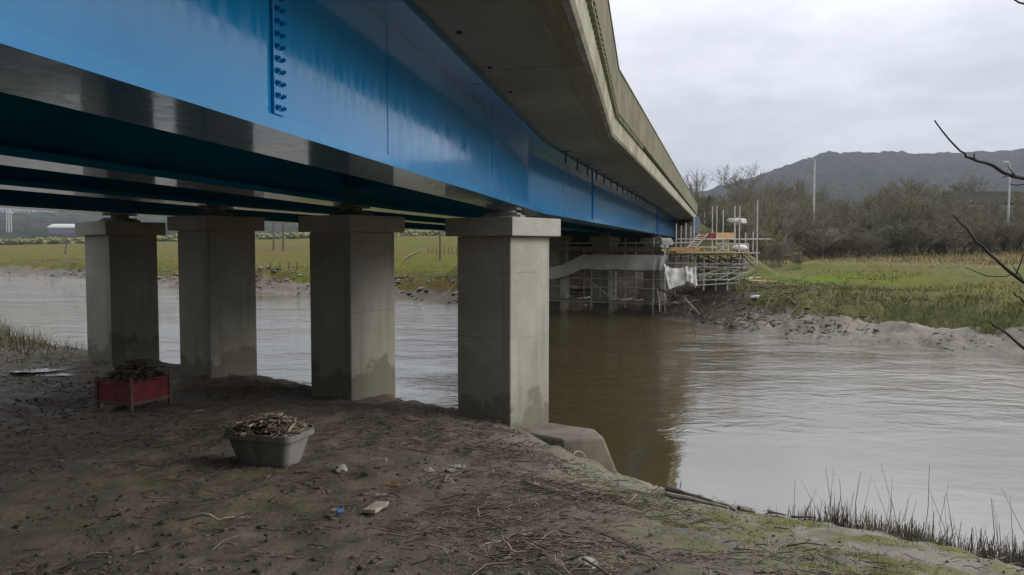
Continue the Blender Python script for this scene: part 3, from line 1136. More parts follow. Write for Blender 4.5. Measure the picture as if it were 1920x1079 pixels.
def heap(name, cen, hx, hy, z0, h, n, seed, label, cat, lens=(0.08, 0.35), rad=(0.004, 0.016), tone=0.36, ax=Vector((1, 0, 0)), ay=Vector((0, 1, 0))):
    """a heap of sticks, bark and rags that fills an open container: one load"""
    r = random.Random(seed)
    mb = MB()
    # the matted core
    import bmesh
    nn = 14
    vs, fs = [], []
    for j in range(nn + 1):
        for i in range(nn + 1):
            a_, b_ = i / nn * 2 - 1, j / nn * 2 - 1
            edge = max(abs(a_), abs(b_))
            z = z0 + h * (1 - edge ** 2) * (0.75 + 0.6 * mnoise.noise(Vector((a_ * 2.4, b_ * 2.4, seed)))) + 0.015 * r.uniform(-1, 1)
            p = cen + ax * (a_ * hx) + ay * (b_ * hy)
            vs.append((p.x, p.y, z))
    for j in range(nn):
        for i in range(nn):
            k = j * (nn + 1) + i
            fs.append((k, k + 1, k + nn + 2, k + nn + 1))
    mb.add(vs, fs)
    core = mb
    o = core.build(name, M['darkwood'], None, loc=Vector((cen.x, cen.y, z0)))
    tag(o, label, cat)
    sv = MB()
    tints = []
    for k in range(n):
        a_, b_ = r.uniform(-1, 1), r.uniform(-1, 1)
        edge = max(abs(a_), abs(b_))
        z = z0 + h * (1 - edge ** 2) * r.uniform(0.6, 1.35) + 0.02
        p = cen + ax * (a_ * hx) + ay * (b_ * hy)
        p.z = z
        L = r.uniform(*lens) * (1 if r.random() < 0.8 else 1.4)
        th = r.uniform(0, PI)
        d = Vector((math.cos(th), math.sin(th), r.uniform(-0.25, 0.35))).normalized()
        bend = Vector((r.uniform(-1, 1), r.uniform(-1, 1), r.uniform(-0.3, 0.6))) * L * 0.18
        rd = r.uniform(*rad)
        n0 = len(sv.v)
        if r.random() < 0.3:
            sv.box(p, (L * 0.6, rd * 5, rd * 1.3), d, d.cross(Vector((0, 0, 1))).normalized(), d.cross(Vector((0, 0, 1))).normalized().cross(d))
        else:
            sv.tube([p - d * L / 2, p + bend, p + d * L / 2], [rd, rd * 0.9, rd * 0.5], 5)
        t = min(1, max(0, r.gauss(tone, 0.3)))
        tints += [t] * (len(sv.v) - n0)
    me = bpy.data.meshes.new('loose_sticks')
    org = origin_of(o)
    me.from_pydata([p - org for p in sv.v], [], sv.f)
    at = me.attributes.new('tint', 'FLOAT', 'POINT')
    at.data.foreach_set('value', tints)
    s = link('loose_sticks', me, M['sticks'], o)
    tag(s, kind='stuff')
    return o


heap('driftwood_heap', o0 + ex * LW / 2 + ey * LD / 2, LW / 2 - 0.03, LD / 2 - 0.03, cz + 0.36, 0.19, 150, 3,
     'dark heap of driftwood and twigs piled in the red steel crate', 'driftwood', ax=ex, ay=ey)

# grey plastic tub
tz = gz(-2.0, 7.1)
TA = G(440, 868, tz)
TB = G(536, 879, tz)
tx = TB - TA
tx.z = 0
tx.normalize()
ty = Vector((-tx.y, tx.x, 0))
# turn it so that its narrow end shows on the right
rot = Matrix.Rotation(R(4), 3, 'Z')
tx = rot @ tx
ty = rot @ ty
TL, TD, TH = 0.51, 0.28, 0.31
tb = Vector((TB.x, TB.y, tz))
tc = tb - tx * TL / 2 + ty * TD / 2


def rrect(cx, lx, ly, rad, n=5):
    pts = []
    for (sx, sy, a0) in ((1, -1, -90), (1, 1, 0), (-1, 1, 90), (-1, -1, 180)):
        for k in range(n):
            a = R(a0 + 90 * k / (n - 1))
            pts.append(cx + tx * (sx * (lx / 2 - rad) + rad * math.cos(a)) + ty * (sy * (ly / 2 - rad) + rad * math.sin(a)))
    return pts


def loft(mb, rings, close_first=True, close_last=False):
    n = len(rings[0])
    vs = [p for r_ in rings for p in r_]
    fs = []
    for i in range(len(rings) - 1):
        for k in range(n):
            k2 = (k + 1) % n
            fs.append((i * n + k, i * n + k2, (i + 1) * n + k2, (i + 1) * n + k))
    if close_first:
        fs.append(tuple(range(n))[::-1])
    if close_last:
        fs.append(tuple((len(rings) - 1) * n + k for k in range(n)))
    mb.add(vs, fs)


tub = empty('plastic_tub', tc, 'grey plastic tub tapering to its base, filled with driftwood, standing on the mud', 'tub')
mb = MB()
rings = []
for (z, k, rd) in ((0.0, 0.0, 0.05), (0.03, 0.02, 0.06), (TH - 0.03, 0.15, 0.06)):
    rings.append([p + Vector((0, 0, z)) for p in rrect(tc, TL + k, TD + k, rd)])
for (z, k, rd) in ((TH - 0.03, 0.135, 0.055), (0.05, 0.0, 0.05)):
    rings.append([p + Vector((0, 0, z)) for p in rrect(tc, TL + k, TD + k, rd)])
loft(mb, rings, True, True)
mb.build('tub_body', M['tub'], tub, smooth=False)
mb = MB()
rings = []
for (z, k) in ((TH - 0.055, 0.155), (TH - 0.055, 0.20), (TH, 0.205), (TH, 0.15), (TH - 0.05, 0.148)):
    rings.append([p + Vector((0, 0, z)) for p in rrect(tc, TL + k, TD + k, 0.07)])
loft(mb, rings, False, False)
mb.build('rim', M['tub'], tub)
heap('driftwood_heap', tc, TL / 2 + 0.06, TD / 2 + 0.06, tz + TH - 0.03, 0.12, 240, 9,
     'pale driftwood, bark and reeds heaped in the grey plastic tub', 'driftwood', lens=(0.06, 0.28), rad=(0.003, 0.010), tone=0.62, ax=tx, ay=ty)


def ground_at(px, py, it=8):
    """where a sight line of the survey meets the near bank"""
    z = -2.0
    for _ in range(it):
        p = G(px, py, z)
        z = 0.5 * z + 0.5 * gz(p.x, p.y)
    p = G(px, py, z)
    return Vector((p.x, p.y, gz(p.x, p.y)))


def stick_obj(name, pts, rad, m, label, cat, lift=0.01, group=None, n=7, twigs=0, seed=1):
    P = [ground_at(*q) if len(q) == 2 else ground_at(q[0], q[1]) + Vector((0, 0, q[2])) for q in pts]
    r = random.Random(seed)
    # subdivide with a slight crook
    Q = []
    for a_, b_ in zip(P[:-1], P[1:]):
        for k in range(4):
            q = a_.lerp(b_, k / 4)
            j = (b_ - a_).length * 0.025
            q = q + Vector((r.uniform(-j, j), r.uniform(-j, j), r.uniform(-j, j) * 0.5))
            g = gz(q.x, q.y) + lift
            q.z = max(q.z + lift, g)
            Q.append(q)
    Q.append(P[-1] + Vector((0, 0, lift)))
    rs = [rad * (1 - 0.6 * i / (len(Q) - 1)) * r.uniform(0.85, 1.15) for i in range(len(Q))]
    mb = MB()
    mb.tube(Q, rs, n)
    o = mb.build(name, m, None, loc=Q[0])
    tag(o, label, cat, group)
    for k in range(twigs):
        i = r.randrange(2, len(Q) - 1)
        d = (Q[i] - Q[i - 1]).normalized()
        s_ = d.cross(Vector((0, 0, 1))) * r.choice((-1, 1))
        e = Q[i] + (d * 0.7 + s_ * r.uniform(0.4, 1.0) + Vector((0, 0, r.uniform(0, 0.5)))) * r.uniform(0.08, 0.25)
        MB().tube([Q[i], Q[i].lerp(e, 0.5) + Vector((0, 0, 0.012)), e], [rs[i] * 0.55, rs[i] * 0.4, rs[i] * 0.2], 5).build('twig', m, o)
    return o


stick_obj('fallen_branch', [(985, 908), (1050, 928), (1140, 946)], 0.014, M['drift'], 'long thin pale branch lying across the mud below the footing', 'branch', twigs=4, seed=2)
stick_obj('fallen_branch', [(945, 1055), (985, 1040), (1020, 1020)], 0.016, M['drift'], 'forked bleached branch in the middle foreground mud', 'branch', twigs=3, seed=3)
stick_obj('fallen_branch', [(345, 975), (410, 978), (470, 974)], 0.009, M['drift'], 'thin pale stick lying on the dark mud at lower left', 'branch', seed=4)
stick_obj('driftwood_pole', [(1250, 918, 0.04), (1330, 936, 0.03), (1378, 950, 0.0)], 0.035, M['darkwood'], 'thick dark pole at the water edge, topmost of the stranded poles', 'driftwood', 0.03, 'poles stranded at the water edge', seed=5)
stick_obj('driftwood_pole', [(1248, 925, 0.02), (1310, 944, 0.04), (1365, 960, 0.03)], 0.028, M['drift'], 'brown pole stranded just landward of the thick dark pole', 'driftwood', 0.02, 'poles stranded at the water edge', seed=6)
stick_obj('driftwood_pole', [(1385, 950, 0.02), (1415, 953, 0.01)], 0.022, M['darkwood'], 'short dark log end beside the stranded poles at the water', 'driftwood', 0.02, 'poles stranded at the water edge', seed=7)
stick_obj('driftwood_pole', [(1440, 957, 0.03), (1475, 962, 0.02)], 0.014, M['darkwood'], 'thin dark stick at the water edge among grass tufts', 'driftwood', 0.02, 'poles stranded at the water edge', seed=8)
stick_obj('driftwood_pole', [(1485, 967, 0.04), (1530, 972, 0.03)], 0.014, M['darkwood'], 'flat dark stick poking toward the river, rightmost of the stranded poles', 'driftwood', 0.02, 'poles stranded at the water edge', seed=12)
stick_obj('fallen_branch', [(900, 1030), (960, 1010), (1010, 1000)], 0.008, M['drift'], 'slim straw coloured stick just above the forked branch', 'branch', seed=14)
stick_obj('fallen_branch', [(830, 905), (870, 882)], 0.007, M['drift'], 'slender leaning stick by the white scraps in mid foreground', 'branch', seed=15)
# rope loop by the footing
p = ground_at(1098, 872)
pts = []
for k in range(17):
    t = k / 16
    pts.append(p + Vector((0.06 * math.sin(t * 2 * PI) - 0.10 * math.sin(t * PI), 0.05 * math.sin(t * 2 * PI), 0.02 + 0.20 * math.sin(t * PI))))
pts.append(pts[-1] + Vector((0.12, -0.06, -0.02)))
pts.append(pts[-1] + Vector((0.14, -0.05, -0.03)))
tag(MB().tube(pts, 0.008, 6).build('rope_loop', M['rope'], None, loc=p, smooth=True), 'stiff pale rope loop standing out of debris before the footing', 'rope')


def scrap(px, py, w, h, t, m, label, cat, rz=0.0, tilt=0.15, name='litter_scrap'):
    p = ground_at(px, py)
    r = random.Random(int(px * 3 + py))
    if name == 'pale_stone':
        o = MB().blob(p + Vector((0, 0, h * 0.22)), w / 2, r.random() * 9, 2, 0.55, (1.0, h / w, 0.62)).build(name, m, None, loc=p)
        return tag(o, label, cat)
    n, k_ = 9, 3
    ca, sa = math.cos(rz), math.sin(rz)
    vs, fs = [p + Vector((0, 0, 0.02 + h * 0.25))], []
    for j in range(1, k_ + 1):
        for k in range(n):
            a = 2 * PI * k / n + r.uniform(-0.15, 0.15)
            q = j / k_ * (1 if j < k_ else r.uniform(0.75, 1.15))
            x, y = w / 2 * math.cos(a) * q, h / 2 * math.sin(a) * q
            z = tilt * y + r.uniform(-0.12, 0.28) * h
            vs.append(p + Vector((x * ca - y * sa, x * sa + y * ca, max(z, -0.005) + 0.015)))
    for k in range(n):
        fs.append((0, 1 + k, 1 + (k + 1) % n))
    for j in range(k_ - 1):
        for k in range(n):
            a_, b_ = 1 + j * n + k, 1 + j * n + (k + 1) % n
            fs.append((a_, a_ + n, b_ + n, b_))
    mb = MB()
    mb.add(vs, fs)
    o = mb.build(name, m, None, loc=p)
    so_ = o.modifiers.new('thick', 'SOLIDIFY')
    so_.thickness = 0.004
    return tag(o, label, cat)


scrap(805, 886, 0.10, 0.06, 0.02, M['paper'], 'small white scrap, left one of the three pale scraps', 'litter', 0.3, 0.5)
scrap(858, 878, 0.16, 0.09, 0.02, M['stone'], 'flat pale grey board scrap, upper right of the three pale scraps', 'litter', -0.1)
scrap(845, 885, 0.12, 0.07, 0.02, M['paper'], 'flat cream scrap between two other pale scraps', 'litter', 0.1)
scrap(863, 846, 0.07, 0.06, 0.05, M['paper'], 'crumpled white litter standing alone nearer the piers', 'litter', 0, 0.6)
scrap(722, 866, 0.05, 0.05, 0.05, M['paper'], 'little white crumpled lump left of the pale scraps', 'litter', 0, 0.5)
scrap(738, 912, 0.14, 0.06, 0.03, M['orange'], 'faded orange plastic scrap in the mud', 'litter', -0.2, 0.5)
scrap(713, 934, 0.13, 0.05, 0.015, M['paper'], 'thin pale strip of litter below the orange scrap', 'litter', 0.1)
scrap(980, 886, 0.09, 0.03, 0.015, M['paper'], 'narrow white sliver near the long thin branch', 'litter', 0.1)
scrap(1096, 1072, 0.13, 0.10, 0.07, M['stone'], 'white rounded stone at the bottom edge of the foreground', 'stone', 0.1, 0.1, 'pale_stone')
scrap(1046, 978, 0.05, 0.04, 0.03, M['paper'], 'tiny white pebble in the right foreground mud', 'stone', 0.1, 0.1, 'pale_stone')
scrap(640, 884, 0.12, 0.10, 0.07, M['stone'], 'rounded stone in the mud right of the tub', 'stone', 0.1, 0.1, 'pale_stone')
scrap(145, 763, 0.30, 0.05, 0.02, M['paper'], 'thin white strip lying left of the red crate', 'litter', 0.0)
scrap(132, 779, 0.26, 0.03, 0.015, M['drift'], 'thin pale stick lying left of the red crate', 'litter', 0.0)
# weathered plank and the bottle
p = ground_at(705, 960)
pd = ground_at(727, 948) - ground_at(684, 972)
pd.normalize()
tag(MB().box(p + Vector((0, 0, 0.03)), (0.27, 0.09, 0.025), pd, Vector((-pd.y, pd.x, 0)).normalized()).build('wood_plank', M['drift'], None, loc=p, bevel=0.004), 'short split weathered plank in the centre foreground', 'plank')
p = ground_at(632, 972)
bt = empty('plastic_bottle', p, 'small blue and clear plastic bottle lying in the mud', 'bottle')
MB().tube([p + Vector((0.0, 0, 0.022)), p + Vector((0.035, 0.02, 0.024))], 0.019, 10).build('bottle_body', M['bluebottle'], bt)
MB().tube([p + Vector((-0.001, 0, 0.03)), p + Vector((-0.03, -0.005, 0.032)), p + Vector((-0.045, -0.008, 0.033))], [0.018, 0.014, 0.009], 10).build('bottle_neck', M['paper'], bt)
# puddles
def puddle(name, px, py, w, h):
    p = ground_at(px, py)
    n = 26
    zs = [gz(p.x + w / 2 * math.cos(2 * PI * k / n) * .8, p.y + h / 2 * math.sin(2 * PI * k / n) * .8) for k in range(n)]
    z = max(sum(zs) / n, p.z) + 0.004
    vs = [Vector((p.x, p.y, z))] + [Vector((p.x + w / 2 * math.cos(2 * PI * k / n) * (0.8 + 0.5 * rnd.random()), p.y + h / 2 * math.sin(2 * PI * k / n) * (0.7 + 0.6 * rnd.random()), z)) for k in range(n)]
    mb = MB()
    mb.add(vs, [(0, 1 + k, 1 + (k + 1) % n) for k in range(n)])
    o = mb.build(name, M['water'], None)
    tag(o, kind='structure')


puddle('puddle_water', 62, 693, 1.0, 0.75)
puddle('puddle_water', 100, 703, 0.9, 0.22)

# ------------------------------------------------------------------ small scattered cover
def scatter_near(n, area, dens):
    """random points on the near bank kept with probability dens(x, y)"""
    xs = rng.uniform(area[0], area[1], n)
    ys = rng.uniform(area[2], area[3], n)
    keep = rng.uniform(0, 1, n) < dens(xs, ys)
    return xs[keep], ys[keep]


def build_sticks(name, xs, ys, hz, L, rad, th, tilt, tint, m, bendk=0.25, lift=0.006):
    n = len(xs)
    zs = hz(xs, ys) + lift + rng.uniform(0, 0.02, n)
    d = np.stack([np.cos(th) * np.cos(tilt), np.sin(th) * np.cos(tilt), np.sin(tilt)], -1)
    s = np.stack([-np.sin(th), np.cos(th), np.zeros(n)], -1)
    u = np.cross(d, s)
    c = np.stack([xs, ys, zs + np.abs(np.sin(tilt)) * L / 2], -1)
    bend = (s * rng.uniform(-1, 1, n)[:, None] + u * rng.uniform(-0.2, 0.6, n)[:, None]) * (L * bendk)[:, None]
    ctr = [c - d * (L / 2)[:, None], c + bend * 0.8, c + d * (L / 2)[:, None] + bend * 0.3]
    V = []
    for k, p in enumerate(ctr):
        r_ = rad * (1.0, 0.9, 0.45)[k]
        for a in (0.5, 2.6, 4.7):
            V.append(p + s * (np.cos(a) * r_)[:, None] + u * (np.sin(a) * r_)[:, None])
    V = np.stack(V, 1)  # n,9,3
    f = []
    for seg in (0, 3):
        for a in range(3):
            b = (a + 1) % 3
            f.append((seg + a, seg + b, seg + 3 + b, seg + 3 + a))
    f = np.array(f)
    Fc = (np.arange(n)[:, None, None] * 9 + f[None]).reshape(-1, 4)
    o = np_mesh(name, V.reshape(-1, 3), Fc, m, attrs={'tint': np.repeat(tint, 9)}, smooth=False)
    return o


def dens_litter(x, y):
    s = near_s(x, y)
    patchy = np.clip(0.62 + 2.2 * fbm(x * 0.9 + 3, y * 1.3, 79, 4), 0.08, 1)
    return patchy * np.clip(s * 2, 0, 1) * (0.10 + 0.75 * np.exp(-(((x - 1.2) / 2.6) ** 2 + ((y - 7.2) / 3.0) ** 2)) + 0.35 * (fbm(x * 0.8, y * 0.8, 77, 3) > 0.12) + 0.25 * (y < 6)) * np.clip(1.1 - 0.5 * (x < -5), 0, 1) * np.clip(1.1 - 1.02 * np.clip((x - 0.4 + 0.25 * (y - 5)) / 2.0, 0, 1), 0.03, 1)


xs, ys = scatter_near(150000, (-9, 5, 3.0, 14), dens_litter)
n = len(xs)
L = np.exp(rng.normal(-3.0, 0.65, n)).clip(0.012, 0.28)
th = R(-30) + rng.normal(0, 0.75, n)
o = build_sticks('driftwood_litter', xs, ys, near_h, L, (0.0022 + 0.016 * L * rng.uniform(0.4, 1.3, n)).clip(0.002, 0.009), th, rng.normal(0.03, 0.16, n), np.clip(rng.beta(1.7, 1.5, n), 0, 1), M['sticks'])
tag(o, kind='stuff')


def build_clods(name, xs, ys, zs, rad, flat, tint, m):
    n = len(xs)
    base = np.array([(1, 0, 0), (0.3, 0.95, 0), (-0.8, 0.6, 0), (-0.8, -0.6, 0), (0.3, -0.95, 0), (0.45, 0.3, 0.75), (-0.5, 0.35, 0.8), (0.0, -0.5, 0.7), (0, 0, 1.05), (0, 0, -0.5)])
    f = [(0, 1, 5), (1, 6, 5), (1, 2, 6), (2, 3, 6), (3, 7, 6), (3, 4, 7), (4, 0, 7), (0, 5, 7), (5, 6, 8), (6, 7, 8), (7, 5, 8), (1, 0, 9), (2, 1, 9), (3, 2, 9), (4, 3, 9), (0, 4, 9)]
    V = base[None] * (1 + rng.uniform(-0.28, 0.28, (n, 10, 3)))
    a = rng.uniform(0, 2 * PI, n)
    ca, sa = np.cos(a)[:, None], np.sin(a)[:, None]
    x = V[..., 0] * ca - V[..., 1] * sa
    y = V[..., 0] * sa + V[..., 1] * ca
    st = rng.uniform(0.7, 1.5, n)[:, None]
    V = np.stack([x * st * rad[:, None] + xs[:, None], y * rad[:, None] + ys[:, None], V[..., 2] * (rad * flat)[:, None] + zs[:, None]], -1)
    Fc = (np.arange(n)[:, None, None] * 10 + np.array(f)[None]).reshape(-1, 3)
    return np_mesh(name, V.reshape(-1, 3), Fc, m, attrs={'tint': np.repeat(tint, 10)}, smooth=False)


def dens_clod(x, y):
    s = near_s(x, y)
    return np.clip(s * 3, 0, 1) * (0.12 + 0.6 * (fbm(x * 1.1, y * 1.1, 91, 3) > 0.05))


xs, ys = scatter_near(26000, (-10, 5.4, 3.0, 15), dens_clod)
n = len(xs)
rad = np.exp(rng.normal(-4.25, 0.5, n)).clip(0.005, 0.026) * np.where(xs > 0.8, 0.6, 1.0)
o = build_clods('mud_clods', xs, ys, near_h(xs, ys), rad, 0.6, rng.beta(1.5, 2.2, n), M['clods'])
tag(o, kind='stuff')


def build_blades(name, xs, ys, zs, H, w, lean, th, tint, m, loc=None):
    """grass blades: two-segment tapered strips"""
    n = len(xs)
    d = np.stack([np.cos(th), np.sin(th), np.zeros(n)], -1)
    ph = rng.uniform(0, PI, n)
    s = np.stack([np.cos(ph), np.sin(ph), np.zeros(n)], -1) * w[:, None]
    b = np.stack([xs, ys, zs - 0.02], -1)
    up = np.array([0, 0, 1.0])
    m_ = b + up * (H * 0.55)[:, None] + d * (lean * H * 0.3)[:, None]
    t = b + up * (H * (1 - 0.35 * lean ** 2))[:, None] + d * (lean * H)[:, None]
    V = np.stack([b - s, b + s, m_ + s * 0.7, m_ - s * 0.7, t + s * 0.15, t - s * 0.15], 1)
    f = np.array([(0, 1, 2, 3), (3, 2, 4, 5)])
    Fc = (np.arange(n)[:, None, None] * 6 + f[None]).reshape(-1, 4)
    o = np_mesh(name, V.reshape(-1, 3), Fc, m, attrs={'tint': np.repeat(tint, 6)}, smooth=False)
    return tag(o, kind='stuff')


# grass fringe on the left crest of the near bank
def dens_gl(x, y):
    s = near_s(x, y)
    return np.clip((s + 0.1) * 3, 0, 1) * np.clip((2.3 - s) / 1.2, 0, 1) * np.clip((-x - 7.0) / 2.5, 0.0, 1)


xs, ys = scatter_near(60000, (-22, -6.5, 12, 26), dens_gl)
n = len(xs)
H = rng.uniform(0.10, 0.42, n) * (1 + 0.9 * (rng.uniform(0, 1, n) < 0.05)) * np.clip((-xs - 6.2) / 4, 0.35, 1)
build_blades('bank_grass', xs, ys, near_h(xs, ys), H, rng.uniform(0.003, 0.008, n), rng.uniform(0.1, 0.9, n), rng.uniform(0, 2 * PI, n), np.clip(rng.normal(0.74, 0.2, n), 0, 1), M['blades'])

# low green sprouts on the right of the foreground
def dens_gr(x, y):
    s = near_s(x, y)
    return np.clip((s - 0.1) * 3, 0, 1) * np.clip((x - 0.7) / 1.5, 0, 1) * (fbm(x * 1.3, y * 1.3, 101, 3) > 0.10) * 0.8


xs, ys = scatter_near(45000, (0.6, 6.5, 3.2, 10.5), dens_gr)
n = len(xs)
build_blades('sprouting_grass', xs, ys, near_h(xs, ys), rng.uniform(0.015, 0.075, n), rng.uniform(0.0015, 0.0035, n), rng.uniform(0.2, 1.0, n), rng.uniform(0, 2 * PI, n), np.clip(rng.normal(0.45, 0.25, n), 0, 1), M['blades'])


# reeds and cut stubble along the right water edge
def dens_rd(x, y):
    s = near_s(x, y)
    return np.clip((s + 0.35) * 4, 0, 1) * np.clip((1.2 - s) / 0.7, 0, 1) * np.clip((x - 2.9) / 0.7, 0, 1) * (0.25 + 0.75 * (fbm(x * 1.7, y * 1.7, 111, 2) > 0.0))


xs, ys = scatter_near(110000, (2.6, 9.5, 2.6, 9.6), dens_rd)
n = len(xs)
H = rng.uniform(0.06, 0.34, n)
build_sticks('reed_stubble', xs, ys, near_h, H, rng.uniform(0.003, 0.006, n), rng.uniform(0, 2 * PI, n), R(90) - np.abs(rng.normal(0, 0.22, n)), rng.beta(1.3, 2.5, n), M['reeds'], 0.08)['kind'] = 'stuff'
k = (rng.uniform(0, 1, n) < 0.018)
xt, yt = xs[k], ys[k]
nt_ = len(xt)
build_sticks('tall_reeds', xt, yt, near_h, rng.uniform(0.35, 0.85, nt_), rng.uniform(0.0025, 0.0045, nt_), rng.uniform(0, 2 * PI, nt_), R(90) - np.abs(rng.normal(0, 0.22, nt_)), rng.beta(2, 1.6, nt_), M['reeds'], 0.22)['kind'] = 'stuff'
k = rng.uniform(0, 1, n) < 0.5
xt, yt = xs[k], ys[k]
nt_ = len(xt)
build_blades('dead_grass', xt, yt, near_h(xt, yt), rng.uniform(0.1, 0.45, nt_), rng.uniform(0.002, 0.004, nt_), rng.uniform(0.4, 1.2, nt_), rng.uniform(0, 2 * PI, nt_), rng.beta(2, 1.6, nt_), M['reeds'])
# small stems along the bank edge between footing and reeds
xs, ys = scatter_near(700, (1.9, 4.2, 8.0, 11.0), lambda x, y: (np.abs(near_s(x, y) - 0.15) < 0.25) * 0.6)
n = len(xs)
build_sticks('edge_stems', xs, ys, near_h, rng.uniform(0.04, 0.2, n), rng.uniform(0.003, 0.006, n), rng.uniform(0, 2 * PI, n), R(90) - np.abs(rng.normal(0, 0.5, n)), rng.beta(1.3, 2.5, n), M['reeds'], 0.12)['kind'] = 'stuff'

# ---- far bank cover
def far_pts(n, umin, umax, smin, smax, dmax):
    a = rng.uniform(umin, umax, n)
    d = 20 * (dmax / 20) ** rng.uniform(0, 1, n)
    x, y = a * d, d
    s = far_s(x, y)
    k = (s > smin) & (s < smax)
    return x[k], y[k], s[k], d[k]


x, y, s, d = far_pts(420000, -0.72, 0.75, 2.3, 9.0, 95)
keep = rng.uniform(0, 1, len(x)) < np.clip(1.3 - (s - 2.3) / 6, 0.1, 1)
x, y, s, d = x[keep], y[keep], s[keep], d[keep]
spoil = np.exp(-(((x - 8.2) / 1.9) ** 2 + ((y - 35.8) / 3.8) ** 2))
keep = rng.uniform(0, 1, len(x)) > np.clip(spoil * 2.2, 0, 1)
x, y, s, d = x[keep], y[keep], s[keep], d[keep]
n = len(x)
keep = ~under_bridge(x, y)
x, y, s, d = x[keep], y[keep], s[keep], d[keep]
n = len(x)
H = rng.uniform(0.07, 0.26, n) * (0.7 + 0.5 * (fbm(x * 0.8, y * 0.8, 121, 3) > 0))
tint = np.clip(rng.normal(0.24, 0.15, n) + 0.25 * fbm(x * 0.3, y * 0.3, 122, 3), 0, 1)
build_blades('crest_grass', x, y, far_h(x, y), H, rng.uniform(0.006, 0.013, n), rng.uniform(0.2, 1.1, n), rng.uniform(0, 2 * PI, n), tint, M['blades'])
# dry straw fringe below the trees
x, y, s, d = far_pts(60000, 0.2, 0.75, 26, 46, 95)
n = len(x)
build_blades('dry_grass', x, y, far_h(x, y), rng.uniform(0.1, 0.5, n), rng.uniform(0.012, 0.03, n), rng.uniform(0.1, 0.8, n), rng.uniform(0, 2 * PI, n), np.clip(rng.normal(0.82, 0.15, n), 0, 1), M['blades'])
# rough tussocks in the open field
x, y, s, d = far_pts(90000, -0.72, 0.75, 8, 60, 140)
keep = fbm(x * 0.16, y * 0.16, 131, 3) > 0.12
x, y, s, d = x[keep], y[keep], s[keep], d[keep]
n = len(x)
build_blades('field_tussocks', x, y, far_h(x, y), rng.uniform(0.06, 0.22, n), rng.uniform(0.012, 0.03, n), rng.uniform(0.1, 0.9, n), rng.uniform(0, 2 * PI, n), np.clip(rng.normal(0.66, 0.2, n), 0, 1), M['blades'])
# slumped mud lumps along the foot of the bank
x, y, s, d = far_pts(70000, -0.72, 0.75, 0.5, 3.9, 95)
keep = (fbm(x * 0.5, y * 0.5, 141, 3) > np.where(x < 5, -0.1, 0.12)) & (rng.uniform(0, 1, len(x)) < 0.55)
x, y, s, d = x[keep], y[keep], s[keep], d[keep]
n = len(x)
rad = np.exp(rng.normal(-2.45, 0.5, n)).clip(0.03, 0.3) * np.where(x < 5, 1.2, 0.55)
o = build_clods('slumped_mud', x, y, far_h(x, y), rad, 0.55, rng.beta(1.8, 1.8, n), M['mudlumps'])
tag(o, kind='stuff')
x, y, s, d = far_pts(14000, 0.12, 0.75, 0.25, 2.6, 60)
keep = (fbm(x * 0.7, y * 0.7, 145, 3) > 0.10) & (rng.uniform(0, 1, len(x)) < 0.6)
x, y, s, d = x[keep], y[keep], s[keep], d[keep]
n = len(x)
o = build_clods('mud_crumbs', x, y, far_h(x, y), np.exp(rng.normal(-3.3, 0.55, n)).clip(0.012, 0.12), 0.45, rng.beta(3.5, 1.6, n), M['mudlumps'])
tag(o, kind='stuff')
# twigs and drift on the spoil under the scaffold
x = rng.normal(8.6, 2.0, 1500)
y = rng.normal(35.5, 3.0, 1500)
s = far_s(x, y)
k = s > 0.2
x, y = x[k], y[k]
n = len(x)
o = build_sticks('bank_driftwood', x, y, far_h, rng.uniform(0.15, 0.9, n), rng.uniform(0.008, 0.022, n), rng.uniform(0, PI, n), rng.normal(0.1, 0.3, n), rng.beta(1.5, 2, n), M['sticks'])
tag(o, kind='stuff')

# ------------------------------------------------------------------ scaffold round the far pier
TR = 0.03
SA = far0 + Vector((0, 0, 0)) - Vector((ur.x, ur.y, 0)) * 1.25 - row * 1.0   # front right corner
e1 = Vector((row.x, row.y, 0)).normalized()
e2 = Vector((-e1.y, e1.x, 0))
if e2.y < 0:
    e2 = -e2
scA = empty('pier_scaffold', Vector((SA.x, SA.y, -2.9)), 'tube scaffold standing in the river round the far piers under the bridge', 'scaffold')


def tube_part(a, b, name, parent, m=None, r=TR):
    return MB().tube([a, b], r, 6).build(name, m or M['galv'], parent)


def sA(i, j, z):
    return SA + e1 * i + e2 * j + Vector((0, 0, z))


cols_i = [0.0, 0.55, 1.9, 2.6, 3.6, 4.9, 6.4, 7.9, 9.4]
for k, i in enumerate(cols_i):
    top = [0.25, 0.35, 0.35, 0.32, -0.45, 0.3, 0.1, 0.1, 0.1][k]
    bot = [-3.35, -3.3, -2.85, -2.95, -2.9, -2.95, -2.85, -2.9, -2.9][k]
    tube_part(sA(i, 0, bot), sA(i, 0, top), 'standard', scA)
for i in (0.4, 1.6, 2.4, 3.4, 4.7, 6.1, 7.6):
    tube_part(sA(i, 2.6, -3.3), sA(i, 2.6, 0.25), 'standard', scA)
for i in (1.2, 2.2, 3.0, 4.2, 5.4, 5.8):
    tube_part(sA(i, 1.3, -2.5), sA(i, 1.3, -0.9), 'inner_upright', scA, M['galv'], 0.025)
for k in range(15):
    i_, j_ = rnd.uniform(0.3, 7.5), rnd.uniform(0.5, 2.4)
    tube_part(sA(i_, j_, -2.6), sA(i_, j_, rnd.choice((-0.3, -0.9, -0.5))), 'inner_upright', scA, M['galv'] if k % 3 else M['rusty'], 0.026)
for z in (-2.3, -1.2, -0.85):
    tube_part(sA(-0.2, 1.3, z), sA(8.6, 1.3, z), 'ledger', scA)
for z in (-1.95, -1.55, -2.65, -0.12, 0.12):
    tube_part(sA(-0.3, 0.05, z), sA(9.6, 0.05, z), 'ledger', scA)
for z in (-1.9, -0.6):
    tube_part(sA(-0.2, 2.55, z), sA(9.4, 2.55, z), 'ledger', scA)
